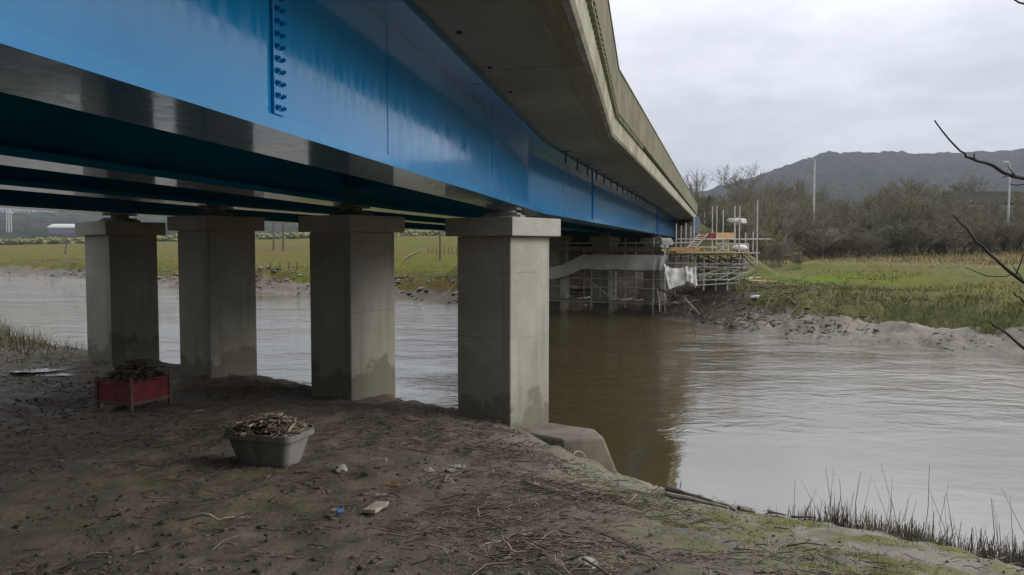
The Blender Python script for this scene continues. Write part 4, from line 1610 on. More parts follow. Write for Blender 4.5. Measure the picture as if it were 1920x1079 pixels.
for i in cols_i:
    tube_part(sA(i + 0.05, -0.15, -2.62), sA(i + 0.05, 2.8, -2.62), 'transom', scA)
tube_part(sA(2.4, 0.06, -2.6), sA(4.6, 0.06, -1.0), 'brace', scA)
tube_part(sA(7.6, 0.06, -2.6), sA(5.2, 0.06, -1.0), 'brace', scA)
for q, j in enumerate((0.1, 0.36)):
    MB().box(sA(4.6, j, -2.57 + q * 0.002), (10.2, 0.225, 0.04), e1, e2).build('board', M['board'], scA)
MB().box(sA(2.1, -0.04, -0.16), (3.9, 0.035, 0.2), e1, e2).build('toe_board', M['board'], scA)
MB().box(sA(6.8, -0.04, -0.14), (5.2, 0.035, 0.2), e1, e2).build('toe_board', M['board'], scA)
MB().box(sA(4.6, 1.3, -0.27), (10.2, 2.5, 0.04), e1, e2).build('platform', M['board'], scA)

# grey sheeting along its river side
mb = MB()
nu, nv = 60, 8
vs = []
for j in range(nv + 1):
    for i in range(nu + 1):
        q = i / nu
        L_ = -0.25 + q * 7.4
        topz = -0.42 if L_ < 4.0 else -0.42 - 0.62 * min(1, (L_ - 4.0) / 1.5) ** 0.8
        hgt = 0.68 - 0.22 * max(0, (L_ - 4.2) / 3)
        v_ = j / nv
        fold = (0.05 if L_ > 0.6 else 0.16) * math.sin(L_ * (5 if L_ > 0.6 else 19)) * (0.3 + 0.7 * v_) + 0.04 * mnoise.noise(Vector((L_ * 2, v_ * 2, 3)))
        sagz = 0.03 * mnoise.noise(Vector((L_ * 1.5, 7, v_)))
        vs.append(sA(L_, -0.16 - 0.25 * math.sin(v_ * 1.4) - fold, topz - hgt * v_ + sagz))
fs = []
for j in range(nv):
    for i in range(nu):
        k = j * (nu + 1) + i
        fs.append((k, k + 1, k + nu + 2, k + nu + 1))
mb.add(vs, fs)
o = mb.build('grey_sheeting', M['greysheet'], None, loc=sA(3, 0, -1), smooth=True)
tag(o, 'long grey sheet draped along the river side of the pier scaffold', 'sheeting')

# ------------------------------------------------------------------ scaffold on the bank
DB = 36.3
scB = empty('bank_scaffold', Vector((9.0, 36.5, -1.6)), 'tall open tube scaffold with a board platform on the far bank beside the bridge end', 'scaffold')


def pole(px, y0, y1, d, name='standard', m=None):
    a = W(px, y0, d)
    b = W(px, y1, d)
    b = Vector((a.x, a.y, b.z))
    return tube_part(b, a, name, scB, m)


for px, y0, y1, d in ((1246, 455, 560, 35.6), (1257, 476, 510, 37.0), (1268, 420, 520, 36.0), (1277, 424, 500, 37.6), (1286, 419, 530, 36.2), (1295, 424, 495, 37.8), (1304, 470, 540, 36.0),
                      (1320, 470, 545, 36.0), (1336, 387, 480, 38.2), (1344, 386, 546, 36.2), (1356, 394, 470, 38.4), (1365, 449, 545, 36.2), (1378, 386, 480, 38.2), (1387, 387, 535, 36.2),
                      (1398, 436, 500, 38.0), (1403, 458, 505, 36.4), (1412, 435, 475, 38.0), (1420.5, 376, 500, 36.6)):
    pole(px, y0, y1, d)


def bar(px0, y0, px1, y1, d0, d1_=None, name='ledger', m=None):
    return tube_part(W(px0, y0, d0), W(px1, y1, d1_ or d0), name, scB, m)


for a in ((1266, 449, 1446, 449, 36.1), (1232, 457, 1300, 455, 35.9), (1344, 457, 1404, 458, 36.3), (1300, 464, 1345, 464, 36.1), (1245, 478, 1424, 475, 36.1), (1246, 494, 1400, 496, 36.1),
          (1300, 501, 1418, 503, 36.1), (1300, 516, 1395, 512, 36.1), (1302, 526, 1385, 524, 36.1), (1300, 536, 1382, 531, 36.1), (1262, 489, 1405, 487, 37.9), (1290, 508, 1400, 508, 37.9)):
    bar(*a)
for a in ((1386, 474, 1419, 504, 36.1), (1392, 471, 1412, 490, 37.9), (1304, 492, 1342, 512, 36.1), (1330, 515, 1362, 500, 36.15), (1342, 526, 1384, 506, 36.05), (1364, 527, 1412, 506, 36.0),
          (1385, 528, 1420, 509, 36.0), (1300, 480, 1350, 497, 37.5), (1346, 480, 1392, 500, 37.5), (1318, 478, 1372, 502, 37.7), (1366, 457, 1344, 474, 36.2), (1344, 457, 1366, 474, 36.25),
          (1316, 447, 1303, 470, 36.1), (1310, 520, 1340, 508, 36.1)):
    bar(*a, name='brace', m=rnd.choice([M['galv'], M['rusty']]))
for k in range(26):
    px = 1250 + k * 6.2
    a = W(px, 479, 35.9)
    b = W(px, 479, 38.4)
    tube_part(a, Vector((b.x, b.y, a.z)), 'transom', scB, M['rusty'] if k % 2 else M['galv'], 0.026)
for k in range(18):
    px = 1306 + k * 6.0
    y_ = rnd.choice((488, 497, 503))
    a = W(px, y_, 35.95)
    b = W(px, y_, 38.2)
    tube_part(a, Vector((b.x, b.y, a.z)), 'transom', scB, M['rusty'] if k % 3 else M['galv'], 0.026)
for px, y0, y1, d in ((1310, 478, 535, 37.0), (1328, 478, 530, 37.2), (1350, 478, 525, 37.4), (1371, 478, 522, 37.2), (1392, 478, 515, 37.0), (1262, 478, 535, 38.6), (1340, 478, 520, 38.8), (1384, 478, 512, 38.8)):
    pole(px, y0, y1, d, 'inner_upright', M['rusty'])
for k in range(30):
    px = rnd.uniform(1296, 1380)
    y0 = rnd.uniform(482, 512)
    dx = rnd.uniform(14, 42)
    dd_ = rnd.uniform(36.4, 38.6)
    bar(px, y0, min(px + dx, 1416), y0 + rnd.uniform(-3, 14), dd_, dd_ + rnd.uniform(-0.5, 0.5), 'stacked_tube', M['rusty'] if rnd.random() < 0.6 else M['galv'])
# platform boards
for k, (px0, px1, d, yy) in enumerate(((1246, 1404, 36.1, 474.5), (1250, 1403, 36.9, 474.5), (1253, 1402, 37.7, 474.5))):
    a, b = W(px0, yy, d), W(px1, yy, d)
    z = W(1300, 474, 36.1).z
    a.z = b.z = z
    MB().beam(a, b, 0.72, 0.05).build('platform_board', M['board'] if k else M['ply'], scB)
a, b = W(1247, 468, 36.0), W(1312, 466, 36.0)
MB().beam(a, b, 0.04, 0.17).build('toe_board', M['ply'], scB)
# access ladder
lad = empty('access_ladder', W(1289, 466, 35.7), 'grey metal ladder leaning on the bank scaffold platform', 'ladder')
for q in (0.0, 0.42):
    a, b = W(1288, 465, 35.7), W(1312, 438, 35.9)
    off = Vector((0.42, 0.2, 0)) * (q / 0.42)
    tube_part(a + off, b + off, 'stile', lad, M['galv'], 0.03)
for k in range(6):
    a, b = W(1288, 465, 35.7), W(1312, 438, 35.9)
    p = a.lerp(b, (k + 0.6) / 6.4)
    tube_part(p, p + Vector((0.42, 0.2, 0)), 'rung', lad, M['galv'], 0.018)
# things on the scaffold
a, b = W(1342, 442.5, 36.3), W(1376, 442.5, 36.5)
tag(MB().beam(a, b, 0.05, 0.28).build('plywood_panel', M['ply'], None, loc=a, bevel=0.006), 'bright new plywood panel fixed on the bank scaffold rail', 'panel')
for px, lab in ((1315, 'small red plastic barrier panel nearest the ladder on the bank scaffold'), (1334, 'wider red plastic barrier panel beside the plywood panel on the scaffold')):
    w = 6 if px < 1320 else 16
    a, b = W(px - w / 2, 443, 36.25), W(px + w / 2, 443, 36.3)
    e = empty('plastic_barrier', (a + b) / 2, lab, 'barrier', 'red barriers on the bank scaffold')
    L_ = (b - a).length
    d_ = (b - a).normalized()
    MB().beam(a + Vector((0, 0, 0.07)), b + Vector((0, 0, 0.07)), 0.05, 0.07).build('rail', M['redplastic'], e)
    MB().beam(a - Vector((0, 0, 0.07)), b - Vector((0, 0, 0.07)), 0.05, 0.07).build('rail', M['redplastic'], e)
    for q in (0.08, 0.36, 0.64, 0.92):
        p = a.lerp(b, q)
        MB().box(p, (L_ * 0.12, 0.045, 0.26), d_, Vector((-d_.y, d_.x, 0))).build('upright', M['redplastic'], e)
c_ = W(1387.5, 465.5, 36.9)
bag = empty('bulk_bag', c_ - Vector((0, 0, 0.18)), 'bulging white bulk bag on the right end of the bank scaffold platform', 'bag')
MB().blob(c_, 0.36, 4, 3, 0.22, (1.0, 0.8, 0.55)).build('bag_body', M['bag'], bag, smooth=True)
for q in (-0.22, 0.2):
    pts = [c_ + Vector((q + 0.1 * math.cos(t), -0.12, 0.13 + 0.11 * math.sin(t))) for t in np.linspace(0, PI, 8)]
    MB().tube(pts, 0.014, 5).build('lifting_loop', M['black'], bag)
c_ = W(1250, 455.5, 35.7)
e = empty('site_cabinet', c_ - Vector((0, 0, 0.12)), 'small white cabinet under the bridge end on the scaffold', 'cabinet')
MB().box(c_, (0.5, 0.3, 0.23)).build('cabinet_body', M['white'], e, bevel=0.01)
for q in (-0.12, 0.12):
    MB().box(c_ + Vector((q, -0.156, 0)), (0.2, 0.012, 0.17)).build('cabinet_door', M['greysheet'], e)
c_ = W(1305.5, 422, 36.8)
tag(MB().box(c_, (0.30, 0.05, 0.75), (0.95, -0.3, 0), (0.3, 0.95, 0)).build('sheet_panel', M['bluegrey'], None, loc=c_, bevel=0.008), 'upright blue grey sheet panel where the deck meets the scaffold', 'panel')
tube_part(W(1301, 405, 36.6), W(1301, 470, 36.6), 'standard', scB)
# white canopy behind the poles
c_ = W(1382, 417, 40.0)
o = MB().blob(c_ + Vector((0, 0, 0.05)), 0.40, 2.3, 3, 0.7, (1.0, 0.6, 0.34)).build('white_canopy', M['tarp'], None, loc=c_, smooth=True)
tag(o, 'small domed white canopy sheet hung among the tall scaffold poles', 'canopy')
tube_part(c_ + Vector((-0.1, 0, -2.2)), c_ + Vector((-0.1, 0, 0.03)), 'prop_pole', o)

# white tarpaulin hanging by the water
mb = MB()
nu, nv = 26, 16
vs = []
for j in range(nv + 1):
    for i in range(nu + 1):
        a_, b_ = i / nu, j / nv
        tx_ = 1245 + 60 * a_
        ty_ = float(np.interp(a_, [0, 0.2, 0.45, 0.72, 0.8, 1.0], [494, 503, 504, 499, 503, 501]))
        bx_ = float(np.interp(a_, [0, 0.15, 0.6, 0.72, 1.0], [1253, 1256, 1283, 1290, 1307]))
        by_ = float(np.interp(a_, [0, 0.12, 0.6, 0.7, 1.0], [536, 543, 533, 526, 537]))
        p = W(tx_ + (bx_ - tx_) * b_ ** 0.9, ty_ + (by_ - ty_) * b_, 35.3 - 0.5 * b_)
        if j == 0 and i == 0:
            P00 = p.copy()
        p.y += 0.09 * math.sin(a_ * 13 + b_ * 3.5) * (0.3 + 0.7 * b_) + (0.10 * math.sin(a_ * 44) * (a_ > 0.62)) + 0.12 * mnoise.noise(Vector((a_ * 4, b_ * 3, 5)))
        vs.append(p)
fs = []
for j in range(nv):
    for i in range(nu):
        k = j * (nu + 1) + i
        fs.append((k, k + 1, k + nu + 2, k + nu + 1))
mb.add(vs, fs)
o = mb.build('white_tarpaulin', M['tarp'], None, loc=P00, smooth=True)
tag(o, 'dirty white tarpaulin hanging in folds at the foot of the bank scaffold', 'tarpaulin')

# loose tubes and timber on the bank beside it
for k, (px0, y0, px1, y1, m) in enumerate(((1398, 514, 1446, 511, 'ply'), (1403, 517, 1458, 513, 'ply'), (1390, 512, 1424, 508, 'white'))):
    za = gf(W(px0, y0, 34).x, 34.5)
    a, b = G(px0, y0, -1.42), G(px1, y1, -1.36)
    for q in (a, b):
        q.z = gf(q.x, q.y) + 0.05 + 0.03 * k
    tag(MB().beam(a, b, 0.16, 0.04).build('timber_board', M[m], None, loc=a), ['pale timber board lying nearest the bank scaffold foot', 'long yellow timber board lying in the grass past the scaffold', 'whitish board propped at the scaffold corner'][k], 'board')
p = W(1418, 532, 33)
p.z = gf(p.x, p.y) + 0.06
tag(MB().blob(p, 0.16, 8, 2, 0.3, (1.3, 0.8, 0.5)).build('sand_bag', M['bag'], None, loc=p), 'small pale sack lying on the mud below the scaffold', 'sack')


def far_branch(pts, rad, m, label, cat, name='driftwood_branch', seed=1, side=3):
    r = random.Random(seed)
    P = []
    for (px, py, d) in pts:
        P.append(W(px, py, d))
    mb = MB()
    mb.tube(P, [rad * (1 - 0.5 * i / (len(P) - 1)) for i in range(len(P))], 6)
    o = mb.build(name, m, None, loc=P[0])
    tag(o, label, cat)
    for k in range(side):
        i = r.randrange(1, len(P))
        a_ = P[i - 1].lerp(P[i], r.random())
        e = a_ + Vector((r.uniform(-0.6, 0.6), r.uniform(-0.3, 0.2), r.uniform(-0.3, 0.45)))
        MB().tube([a_, a_.lerp(e, 0.5) + Vector((0.04, 0, 0.03)), e], [rad * 0.5, rad * 0.4, rad * 0.2], 5).build('side_branch', m, o)
    return o


far_branch([(1236, 543, 34.2), (1262, 553, 33.6), (1284, 562, 33.0), (1300, 582, 31.5)], 0.05, M['post'], 'dark dead branch sprawling down the mud below the white tarpaulin', 'branch', seed=2, side=6)
far_branch([(1284, 560, 33.0), (1296, 572, 32.3), (1312, 590, 31.0)], 0.035, M['drift'], 'pale thin branch on the mud below the dark branch', 'branch', seed=3, side=3)
far_branch([(1232, 545, 35.2), (1235, 560, 35.2), (1237, 585, 35.0)], 0.05, M['rope'], 'pale frayed rope hanging from the scaffold corner to the water', 'rope', 'hanging_rope', seed=4, side=0)
far_branch([(1470, 482, 48), (1482, 479, 48), (1497, 477, 48)], 0.06, M['post'], 'grey fallen log in the grass on the right field', 'log', 'fallen_log', seed=5, side=3)
far_branch([(757, 487, 58), (772, 478, 58), (786, 472, 58), (791, 467, 58)], 0.10, M['drift'], 'bleached driftwood log in the field between two piers', 'log', 'driftwood_log', seed=6, side=3)
far_branch([(832, 556, 43.3), (845, 542, 44.2), (857, 527, 45)], 0.035, M['drift'], 'slim pale pole leaning on the mud bank beside the nearest pier', 'branch', 'driftwood_pole', seed=7, side=1)


def fence_post(px, y0, y1, d, r, label, group=None, lean=0):
    d = far_at(px, y1)
    b = W(px, y1, d)
    b.z = gf(b.x, b.y) - 0.1
    t = W(px + lean, y0, d)
    mb = MB()
    mb.tube([b, b.lerp(t, 0.5) + Vector((0.01, 0, 0)), t], [r, r * 0.95, r * 0.85], 7)
    return tag(mb.build('wooden_post', M['post'], None, loc=b), label, 'post', group)


fence_post(513, 418, 470, 75, 0.16, 'left one of two tall dark poles in the field between piers')
fence_post(531, 418, 471, 75, 0.16, 'right one of two tall dark poles in the field between piers')
fence_post(825, 440, 490, 62, 0.10, 'tall thin pole standing in the field left of the nearest pier')
fence_post(122, 446, 478, 105, 0.11, 'leaning lone post in the field at far left', lean=3)
fence_post(322, 432, 446, 110, 0.12, 'short post seen between the two left piers')
for px in (803, 810, 818, 833, 841, 848, 856):
    fence_post(px, 463, 477, 64, 0.05, 'short fence post in the row behind the tall thin field pole', 'posts of the broken fence line')
for px in (507, 525, 541, 557):
    fence_post(px, 492, 506, 62, 0.06, 'short thin post in the marsh grass between the middle piers', 'short marsh posts')
for px in (1687, 1693, 1765, 1790, 1822, 1850, 1655, 1560, 1527):
    fence_post(px, 462, 474, 66, 0.06, 'thin pale fence post at the foot of the thicket', 'posts along the thicket edge')

# ------------------------------------------------------------------ trees
def tree_mesh(seed, height, crown_w, stems=1, base_r=0.11, levels=5, up=0.35, n_side=3, twig_w=0.03, lean=0.0, spread=0.6, first=0.25, twigs=3):
    """bare winter tree -> (trunk MB, crown triangles) in local coordinates"""
    r = random.Random(seed)
    trunk, cv, cf = [], [], []

    def seg(a, b, ra, rb, n=3):
        d = (b - a).normalized()
        s = d.cross(Vector((0.31, 0.2, 0.9)))
        if s.length < 0.1:
            s = d.cross(Vector((1, 0, 0)))
        s.normalize()
        t = s.cross(d)
        k0 = len(cv)
        for p, rad in ((a, ra), (b, rb)):
            for k in range(n):
                an = 2 * PI * k / n
                cv.append(p + (s * math.cos(an) + t * math.sin(an)) * rad)
        for k in range(n):
            k2 = (k + 1) % n
            cf.append((k0 + k, k0 + k2, k0 + n + k2, k0 + n + k))

    def twig(a, b, w):
        d = b - a
        s = d.cross(Vector((r.uniform(-1, 1), r.uniform(-1, 1), r.uniform(-1, 1))))
        if s.length < 1e-5:
            return
        s.normalize()
        k0 = len(cv)
        cv.extend([a - s * w, a + s * w, b + s * w * 0.4, b - s * w * 0.4])
        cf.append((k0, k0 + 1, k0 + 2, k0 + 3))

    def grow(p, d, L, rad, lev):
        nseg = 3 if lev < levels - 1 else 2
        q = p
        for k in range(nseg):
            d2_ = (d + Vector((r.uniform(-1, 1), r.uniform(-1, 1), r.uniform(-0.4, 1.0) * up)) * 0.22).normalized()
            q2 = q + d2_ * (L / nseg)
            r2 = rad * (1 - 0.28 * (k + 1) / nseg)
            if lev == 0:
                pass
            if lev >= levels - 1:
                twig(q, q2, max(r2, twig_w * 0.5))
            else:
                seg(q, q2, rad, r2)
            # side shoots
            if lev > 0:
                nsh = twigs if lev >= levels - 2 else 1
                for _ in range(nsh):
                    if r.random() < 0.75:
                        sd = (d2_ * r.uniform(0.4, 1.0) + Vector((r.uniform(-1, 1), r.uniform(-1, 1), r.uniform(-0.2, 1.0) * (0.6 + up))) * r.uniform(0.5, 1.0)).normalized()
                        if lev >= levels - 2:
                            e = q2 + sd * L * r.uniform(0.3, 0.75)
                            m_ = q2.lerp(e, 0.5) + Vector((r.uniform(-1, 1), r.uniform(-1, 1), r.uniform(-1, 1))) * L * 0.06
                            twig(q2, m_, twig_w * 0.6)
                            twig(m_, e, twig_w * 0.45)
                        else:
                            grow(q2, sd, L * r.uniform(0.45, 0.68), r2 * 0.55, lev + 1)
            q, d, rad = q2, d2_, r2
        if lev < levels - 1:
            nb = 2 if r.random() < 0.55 else 3
            for k in range(nb):
                a = r.uniform(0, 2 * PI)
                sd = (d + Vector((math.cos(a), math.sin(a), r.uniform(-0.1, 0.5) * (0.4 + up))) * spread * r.uniform(0.7, 1.2)).normalized()
                grow(q, sd, L * r.uniform(0.6, 0.82), rad * 0.72, lev + 1)

    for sN in range(stems):
        a = r.uniform(0, 2 * PI)
        off = Vector((math.cos(a), math.sin(a), 0)) * (0 if stems == 1 else r.uniform(0.1, 0.5) * crown_w * 0.3)
        ln = Vector((r.uniform(-1, 1), r.uniform(-1, 1), 0)) * (0.08 if stems == 1 else 0.28) + Vector((lean, 0, 0))
        tl = height * first * r.uniform(0.85, 1.15)
        br = base_r * (1 if stems == 1 else r.uniform(0.5, 0.8))
        p0 = off + Vector((0, 0, -0.25))
        p1 = off + ln * tl * 0.5 + Vector((0, 0, tl * 0.5))
        p2 = off + ln * tl + Vector((0, 0, tl))
        trunk.append(MB().tube([p0, p1, p2], [br * 1.25, br * 0.95, br * 0.8], 6))
        nb = 3 if stems == 1 else 2
        for k in range(nb):
            a = 2 * PI * k / nb + r.uniform(-0.4, 0.4)
            sd = (Vector((0, 0, 1)) + ln + Vector((math.cos(a), math.sin(a), 0)) * spread * r.uniform(0.5, 1.1)).normalized()
            grow(p2, sd, height * 0.27 * r.uniform(0.85, 1.15), br * 0.62, 1)
        grow(p2, (Vector((0, 0, 1)) + ln).normalized(), height * 0.3, br * 0.7, 1)
    # scale to the wanted size
    zmax = max(v.z for v in cv)
    xs_ = sorted(math.hypot(v.x, v.y) for v in cv)
    rr_ = xs_[int(len(xs_) * 0.95)]
    kz, kx = height / zmax, crown_w / 2 / rr_
    for V in [t_.v for t_ in trunk] + [cv]:
        for v in V:
            v.z *= kz if v.z > 0 else 1
            v.x *= kx
            v.y *= kx
    return trunk, cv, cf


def make_tree_proto(name, seed, m_crown, m_trunk, **kw):
    t, cv, cf = tree_mesh(seed, **kw)
    root = empty(name, (0, 0, 0))
    for q in t:
        q.build('trunk' if len(t) == 1 else 'stem', m_trunk, root)
    np_mesh('crown', np.array([tuple(v) for v in cv]), np.array(cf), m_crown, root, smooth=False)
    return root


def discard(root):
    for ch in list(root.children):
        bpy.data.objects.remove(ch)
    bpy.data.objects.remove(root)


protos = []
kinds = []
specs = [
    ('bare_tree', dict(height=6.0, crown_w=4.2, levels=5, spread=0.55, up=0.6, base_r=0.10), 'upright'),
    ('bare_tree', dict(height=6.0, crown_w=4.6, levels=5, spread=0.7, up=0.4, base_r=0.10, first=0.2), 'spreading'),
    ('bare_tree', dict(height=6.0, crown_w=4.4, stems=3, levels=4, spread=0.6, up=0.6, base_r=0.09, twigs=4), 'many stemmed'),
    ('bare_shrub', dict(height=3.6, crown_w=3.8, stems=6, levels=4, spread=0.75, up=0.5, base_r=0.06, first=0.16, twigs=4), 'shrub'),
    ('bare_shrub', dict(height=3.2, crown_w=4.2, stems=7, levels=4, spread=0.9, up=0.3, base_r=0.05, first=0.14, twigs=4), 'shrub'),
]
for k, (nm, kw, kd) in enumerate(specs):
    protos.append(make_tree_proto(nm, 100 + k, M['bark'], M['trunkbark'], **kw))
    kinds.append((nm, kd))
LBL = {'upright': 'upright bare brown tree in the winter thicket beyond the right field',
       'spreading': 'spreading bare brown tree in the winter thicket beyond the right field',
       'many stemmed': 'many stemmed bare tree in the winter thicket beyond the right field',
       'shrub': 'low twiggy bare shrub at the edge of the thicket beyond the right field'}


def plant(kidx, x, y, h, rz, label=None, group='trees of the bare thicket', wide=1.0):
    c = copy_tree(protos[kidx])
    c.location = (x, y, gf(x, y) - 0.05)
    k = h / specs[kidx][1]['height']
    c.scale = (k * wide, k * wide, k)
    c.rotation_euler = (0, 0, rz)
    nm, kd = kinds[kidx]
    tag(c, label or LBL[kd], 'tree' if nm == 'bare_tree' else 'shrub', ('bare shrubs along the thicket edge' if nm == 'bare_shrub' else group))
    return c


tr = random.Random(33)


def sky_h(px):
    """height of the thicket top in the photo, as a row"""
    return float(np.interp(px, [1280, 1330, 1400, 1440, 1500, 1560, 1600, 1650, 1700, 1740, 1795, 1850, 1920, 2100],
                           [385, 372, 352, 340, 345, 372, 368, 350, 335, 352, 374, 376, 350, 340]))


# rows of trees, each standing where the field ends
for (dep, step, dh) in ((65, 22, 34), (68.5, 21, 20), (73, 21, 8), (78, 21, 0), (84, 22, -4), (90, 26, -4)):
    px = 1288 + tr.uniform(0, 20)
    while px < 2080:
        d_ = dep + tr.uniform(-2, 2)
        gap = any(a_ < px < b_ for a_, b_ in ((1868, 1916), (1612, 1644)))
        p = W(px, 470, d_)
        zt = W(px, (452 if gap else sky_h(px)) + dh + tr.uniform(-7, 12), d_).z
        h = max(2.6, zt - gf(p.x, p.y))
        plant(tr.choice((0, 1, 2, 0, 2)), p.x, p.y, h, tr.uniform(0, 6.28), wide=tr.uniform(0.85, 1.15) * (4.6 / max(h, 4.6)) ** 0.3)
        px += step * tr.uniform(0.75, 1.25)
for dep, step in ((62.5, 34), (64.5, 33)):
    px = 1440 if dep < 63 else 1300
    while px < 2080:
        d_ = dep + tr.uniform(-1, 1)
        p = W(px, 470, d_)
        plant(tr.choice((3, 4)), p.x, p.y, tr.uniform(1.7, 3.0), tr.uniform(0, 6.28), wide=tr.uniform(0.9, 1.3))
        px += step * tr.uniform(0.7, 1.3)
for px in (1338, 1352, 1412, 1432, 1458, 1478, 1502, 1548, 1580, 1626, 1662, 1710, 1748, 1778, 1850, 1905):
    d_ = tr.uniform(70, 92)
    p = W(px, 470, d_)
    h = W(px, sky_h(px) - tr.uniform(-2, 20), d_).z - gf(p.x, p.y)
    plant(0, p.x, p.y, h, tr.uniform(0, 6.28), 'slender bare tree standing a little above the winter thicket', 'slender trees above the thicket', wide=tr.uniform(0.45, 0.7))
# around the far bridge end
for px, d_, top in ((1292, 58, 372), (1306, 62, 378), (1322, 56, 388), (1330, 63, 380), (1346, 58, 384), (1362, 62, 376), (1390, 60, 372), (1412, 57, 385), (1430, 61, 366), (1276, 66, 380), (1250, 70, 390), (1200, 72, 400), (1150, 74, 405)):
    p = W(px, 470, d_)
    h = max(2.5, W(px, top, d_).z - gf(p.x, p.y))
    plant(tr.choice((0, 2)), p.x, p.y, h, tr.uniform(0, 6.28), 'bare thin tree behind the bank scaffold at the bridge end', 'bare trees behind the scaffold', wide=0.8)

for k in range(16):
    t_, o_ = tr.uniform(38, 47), tr.uniform(2.2, 7.5)
    p = bp(t_, o_, 0)
    plant(tr.choice((3, 4)), p.x, p.y, tr.uniform(1.2, 2.2), tr.uniform(0, 6.28), 'bare shrub on the embankment slope at the far bridge end', wide=tr.uniform(0.8, 1.1))['group'] = 'shrubs on the bridge embankment'
# the tall ones that stand out
def single(name, px, top, d_, label, cat='tree', crown=M['palebark'], **kw):
    p = W(px, 470, d_)
    z = gf(p.x, p.y)
    h = W(px, top, d_).z - z
    r_ = make_tree_proto(name, kw.pop('seed'), crown, M['trunkbark'], height=h, **kw)
    r_.location = (p.x, p.y, z)
    return tag(r_, label, cat)


single('bare_tree', 1386, 298, 82, 'tall round crowned bare tree with pale branches, above the scaffold poles', seed=207, crown_w=6.2, levels=6, spread=0.8, up=0.25, base_r=0.22, twig_w=0.036, first=0.34, twigs=2)
single('poplar_tree', 1304, 312, 84, 'slim upright bare poplar rising behind the end of the bridge parapet', seed=202, crown_w=2.4, levels=5, spread=0.22, up=1.5, base_r=0.16, twig_w=0.034, first=0.3, twigs=2)
single('poplar_tree', 1287, 330, 86, 'shorter upright bare poplar just left of the slim poplar', seed=203, crown_w=1.8, levels=5, spread=0.22, up=1.5, base_r=0.13, twig_w=0.034, first=0.3, twigs=2)
single('bare_tree', 1466, 395, 61, 'pale slanting young tree in front of the thicket', seed=204, crown_w=2.0, levels=4, spread=0.4, up=0.8, base_r=0.06, lean=0.25, first=0.45)
single('bare_tree', 1800, 322, 128, 'broad pale brown tree rising above the right of the thicket', crown=M['bark'], seed=205, crown_w=8.0, levels=6, spread=0.6, up=0.5, base_r=0.16, first=0.3, twigs=3)
single('bare_tree', 1690, 330, 90, 'broad bushy bare tree topping the middle of the thicket', crown=M['bark'], seed=206, crown_w=7.0, levels=6, spread=0.6, up=0.5, base_r=0.16, first=0.25, twigs=3)


def leafy(name, px, top, base, d_, w, n, m, label, seed, leaf=0.05):
    p = W(px, base, d_)
    z = gf(p.x, p.y)
    h = W(px, top, d_).z - z
    root = empty(name, (p.x, p.y, z), label, 'tree')
    r = random.Random(seed)
    mb = MB()
    mb.tube([Vector((p.x, p.y, z - 0.2)), Vector((p.x + 0.05, p.y, z + h * 0.5)), Vector((p.x - 0.03, p.y, z + h * 0.92))], [0.05, 0.04, 0.015], 6)
    for k in range(16):
        q = Vector((p.x, p.y, z + h * r.uniform(0.2, 0.9)))
        e = q + Vector((r.uniform(-1, 1) * w * 0.45, r.uniform(-1, 1) * w * 0.45, r.uniform(0.1, 0.5)))
        mb.tube([q, e], [0.015, 0.005], 4)
    mb.build('trunk', M['trunkbark'], root)
    V, Fc = [], []
    cl = [(r.uniform(-1, 1), r.uniform(-1, 1), r.uniform(0.12, 1.0)) for _ in range(30)]
    for k in range(n):
        c0 = r.choice(cl)
        wz = w / 2 * (1 - 0.55 * c0[2])
        c = Vector((p.x + c0[0] * wz + r.gauss(0, 0.11), p.y + c0[1] * wz + r.gauss(0, 0.11), z + h * c0[2] + r.gauss(0, 0.16)))
        a = Vector((r.uniform(-1, 1), r.uniform(-1, 1), r.uniform(-1, 1))).normalized() * leaf * r.uniform(0.5, 1.2)
        b = a.orthogonal().normalized() * leaf * 0.5
        k0 = len(V)
        V += [c - a, c + b, c + a, c - b]
        Fc.append((k0, k0 + 1, k0 + 2, k0 + 3))
    np_mesh('crown', np.array([tuple(v) for v in V]) - np.array(root.location)[None], np.array(Fc), m, root, smooth=False)
    return root


leafy('leafing_sapling', 1446, 412, 462, 58, 0.9, 700, M['spring'], 'young tree with fresh yellow green leaves right of the scaffold', 301)
leafy('leafing_sapling', 1458, 440, 466, 58.5, 0.9, 420, M['spring'], 'small low yellow green leafing bush beside the taller sapling', 302)
leafy('ivy_clad_tree', 1325, 372, 462, 64, 1.5, 2600, M['evergreen'], 'dark ivy clad tree behind the left end of the bank scaffold', 303, 0.09)
for px, d_, top in ((1540, 68, 425), (1755, 66, 420), (1880, 67, 415), (1615, 69, 418)):
    leafy('holly_bush', px, top, 470, d_, 2.2, 1600, M['evergreen'], {1540: 'dark evergreen bush near the left lamp post in the thicket', 1755: 'dark evergreen bush in the right half of the thicket', 1880: 'dark evergreen bush below the right lamp post', 1615: 'dark evergreen bush in the middle of the thicket'}[px], 310 + px, 0.09)
for p_ in protos:
    discard(p_)

# ------------------------------------------------------------------ lamps, road and vehicles beyond
def lamp_post(px, top, d_, side, label):
    t = W(px, top, d_)
    b = Vector((t.x, t.y, gf(t.x, t.y)))
    e = empty('lamp_post', b, label, 'lamp post', 'lamp posts beyond the thicket')
    MB().tube([b, b.lerp(t, 0.5), t], [0.10, 0.085, 0.065], 8).build('pole', M['lamp'], e)
    MB().tube([t - Vector((0, 0, 0.1)), t + Vector((0.1 * side, 0, 0.12)), t + Vector((0.2 * side, 0, 0.16))], 0.04, 6).build('arm', M['lamp'], e)
    MB().box(t + Vector((0.38 * side, 0, 0.17)), (0.46, 0.26, 0.13)).build('lamp_head', M['white'], e, bevel=0.04)


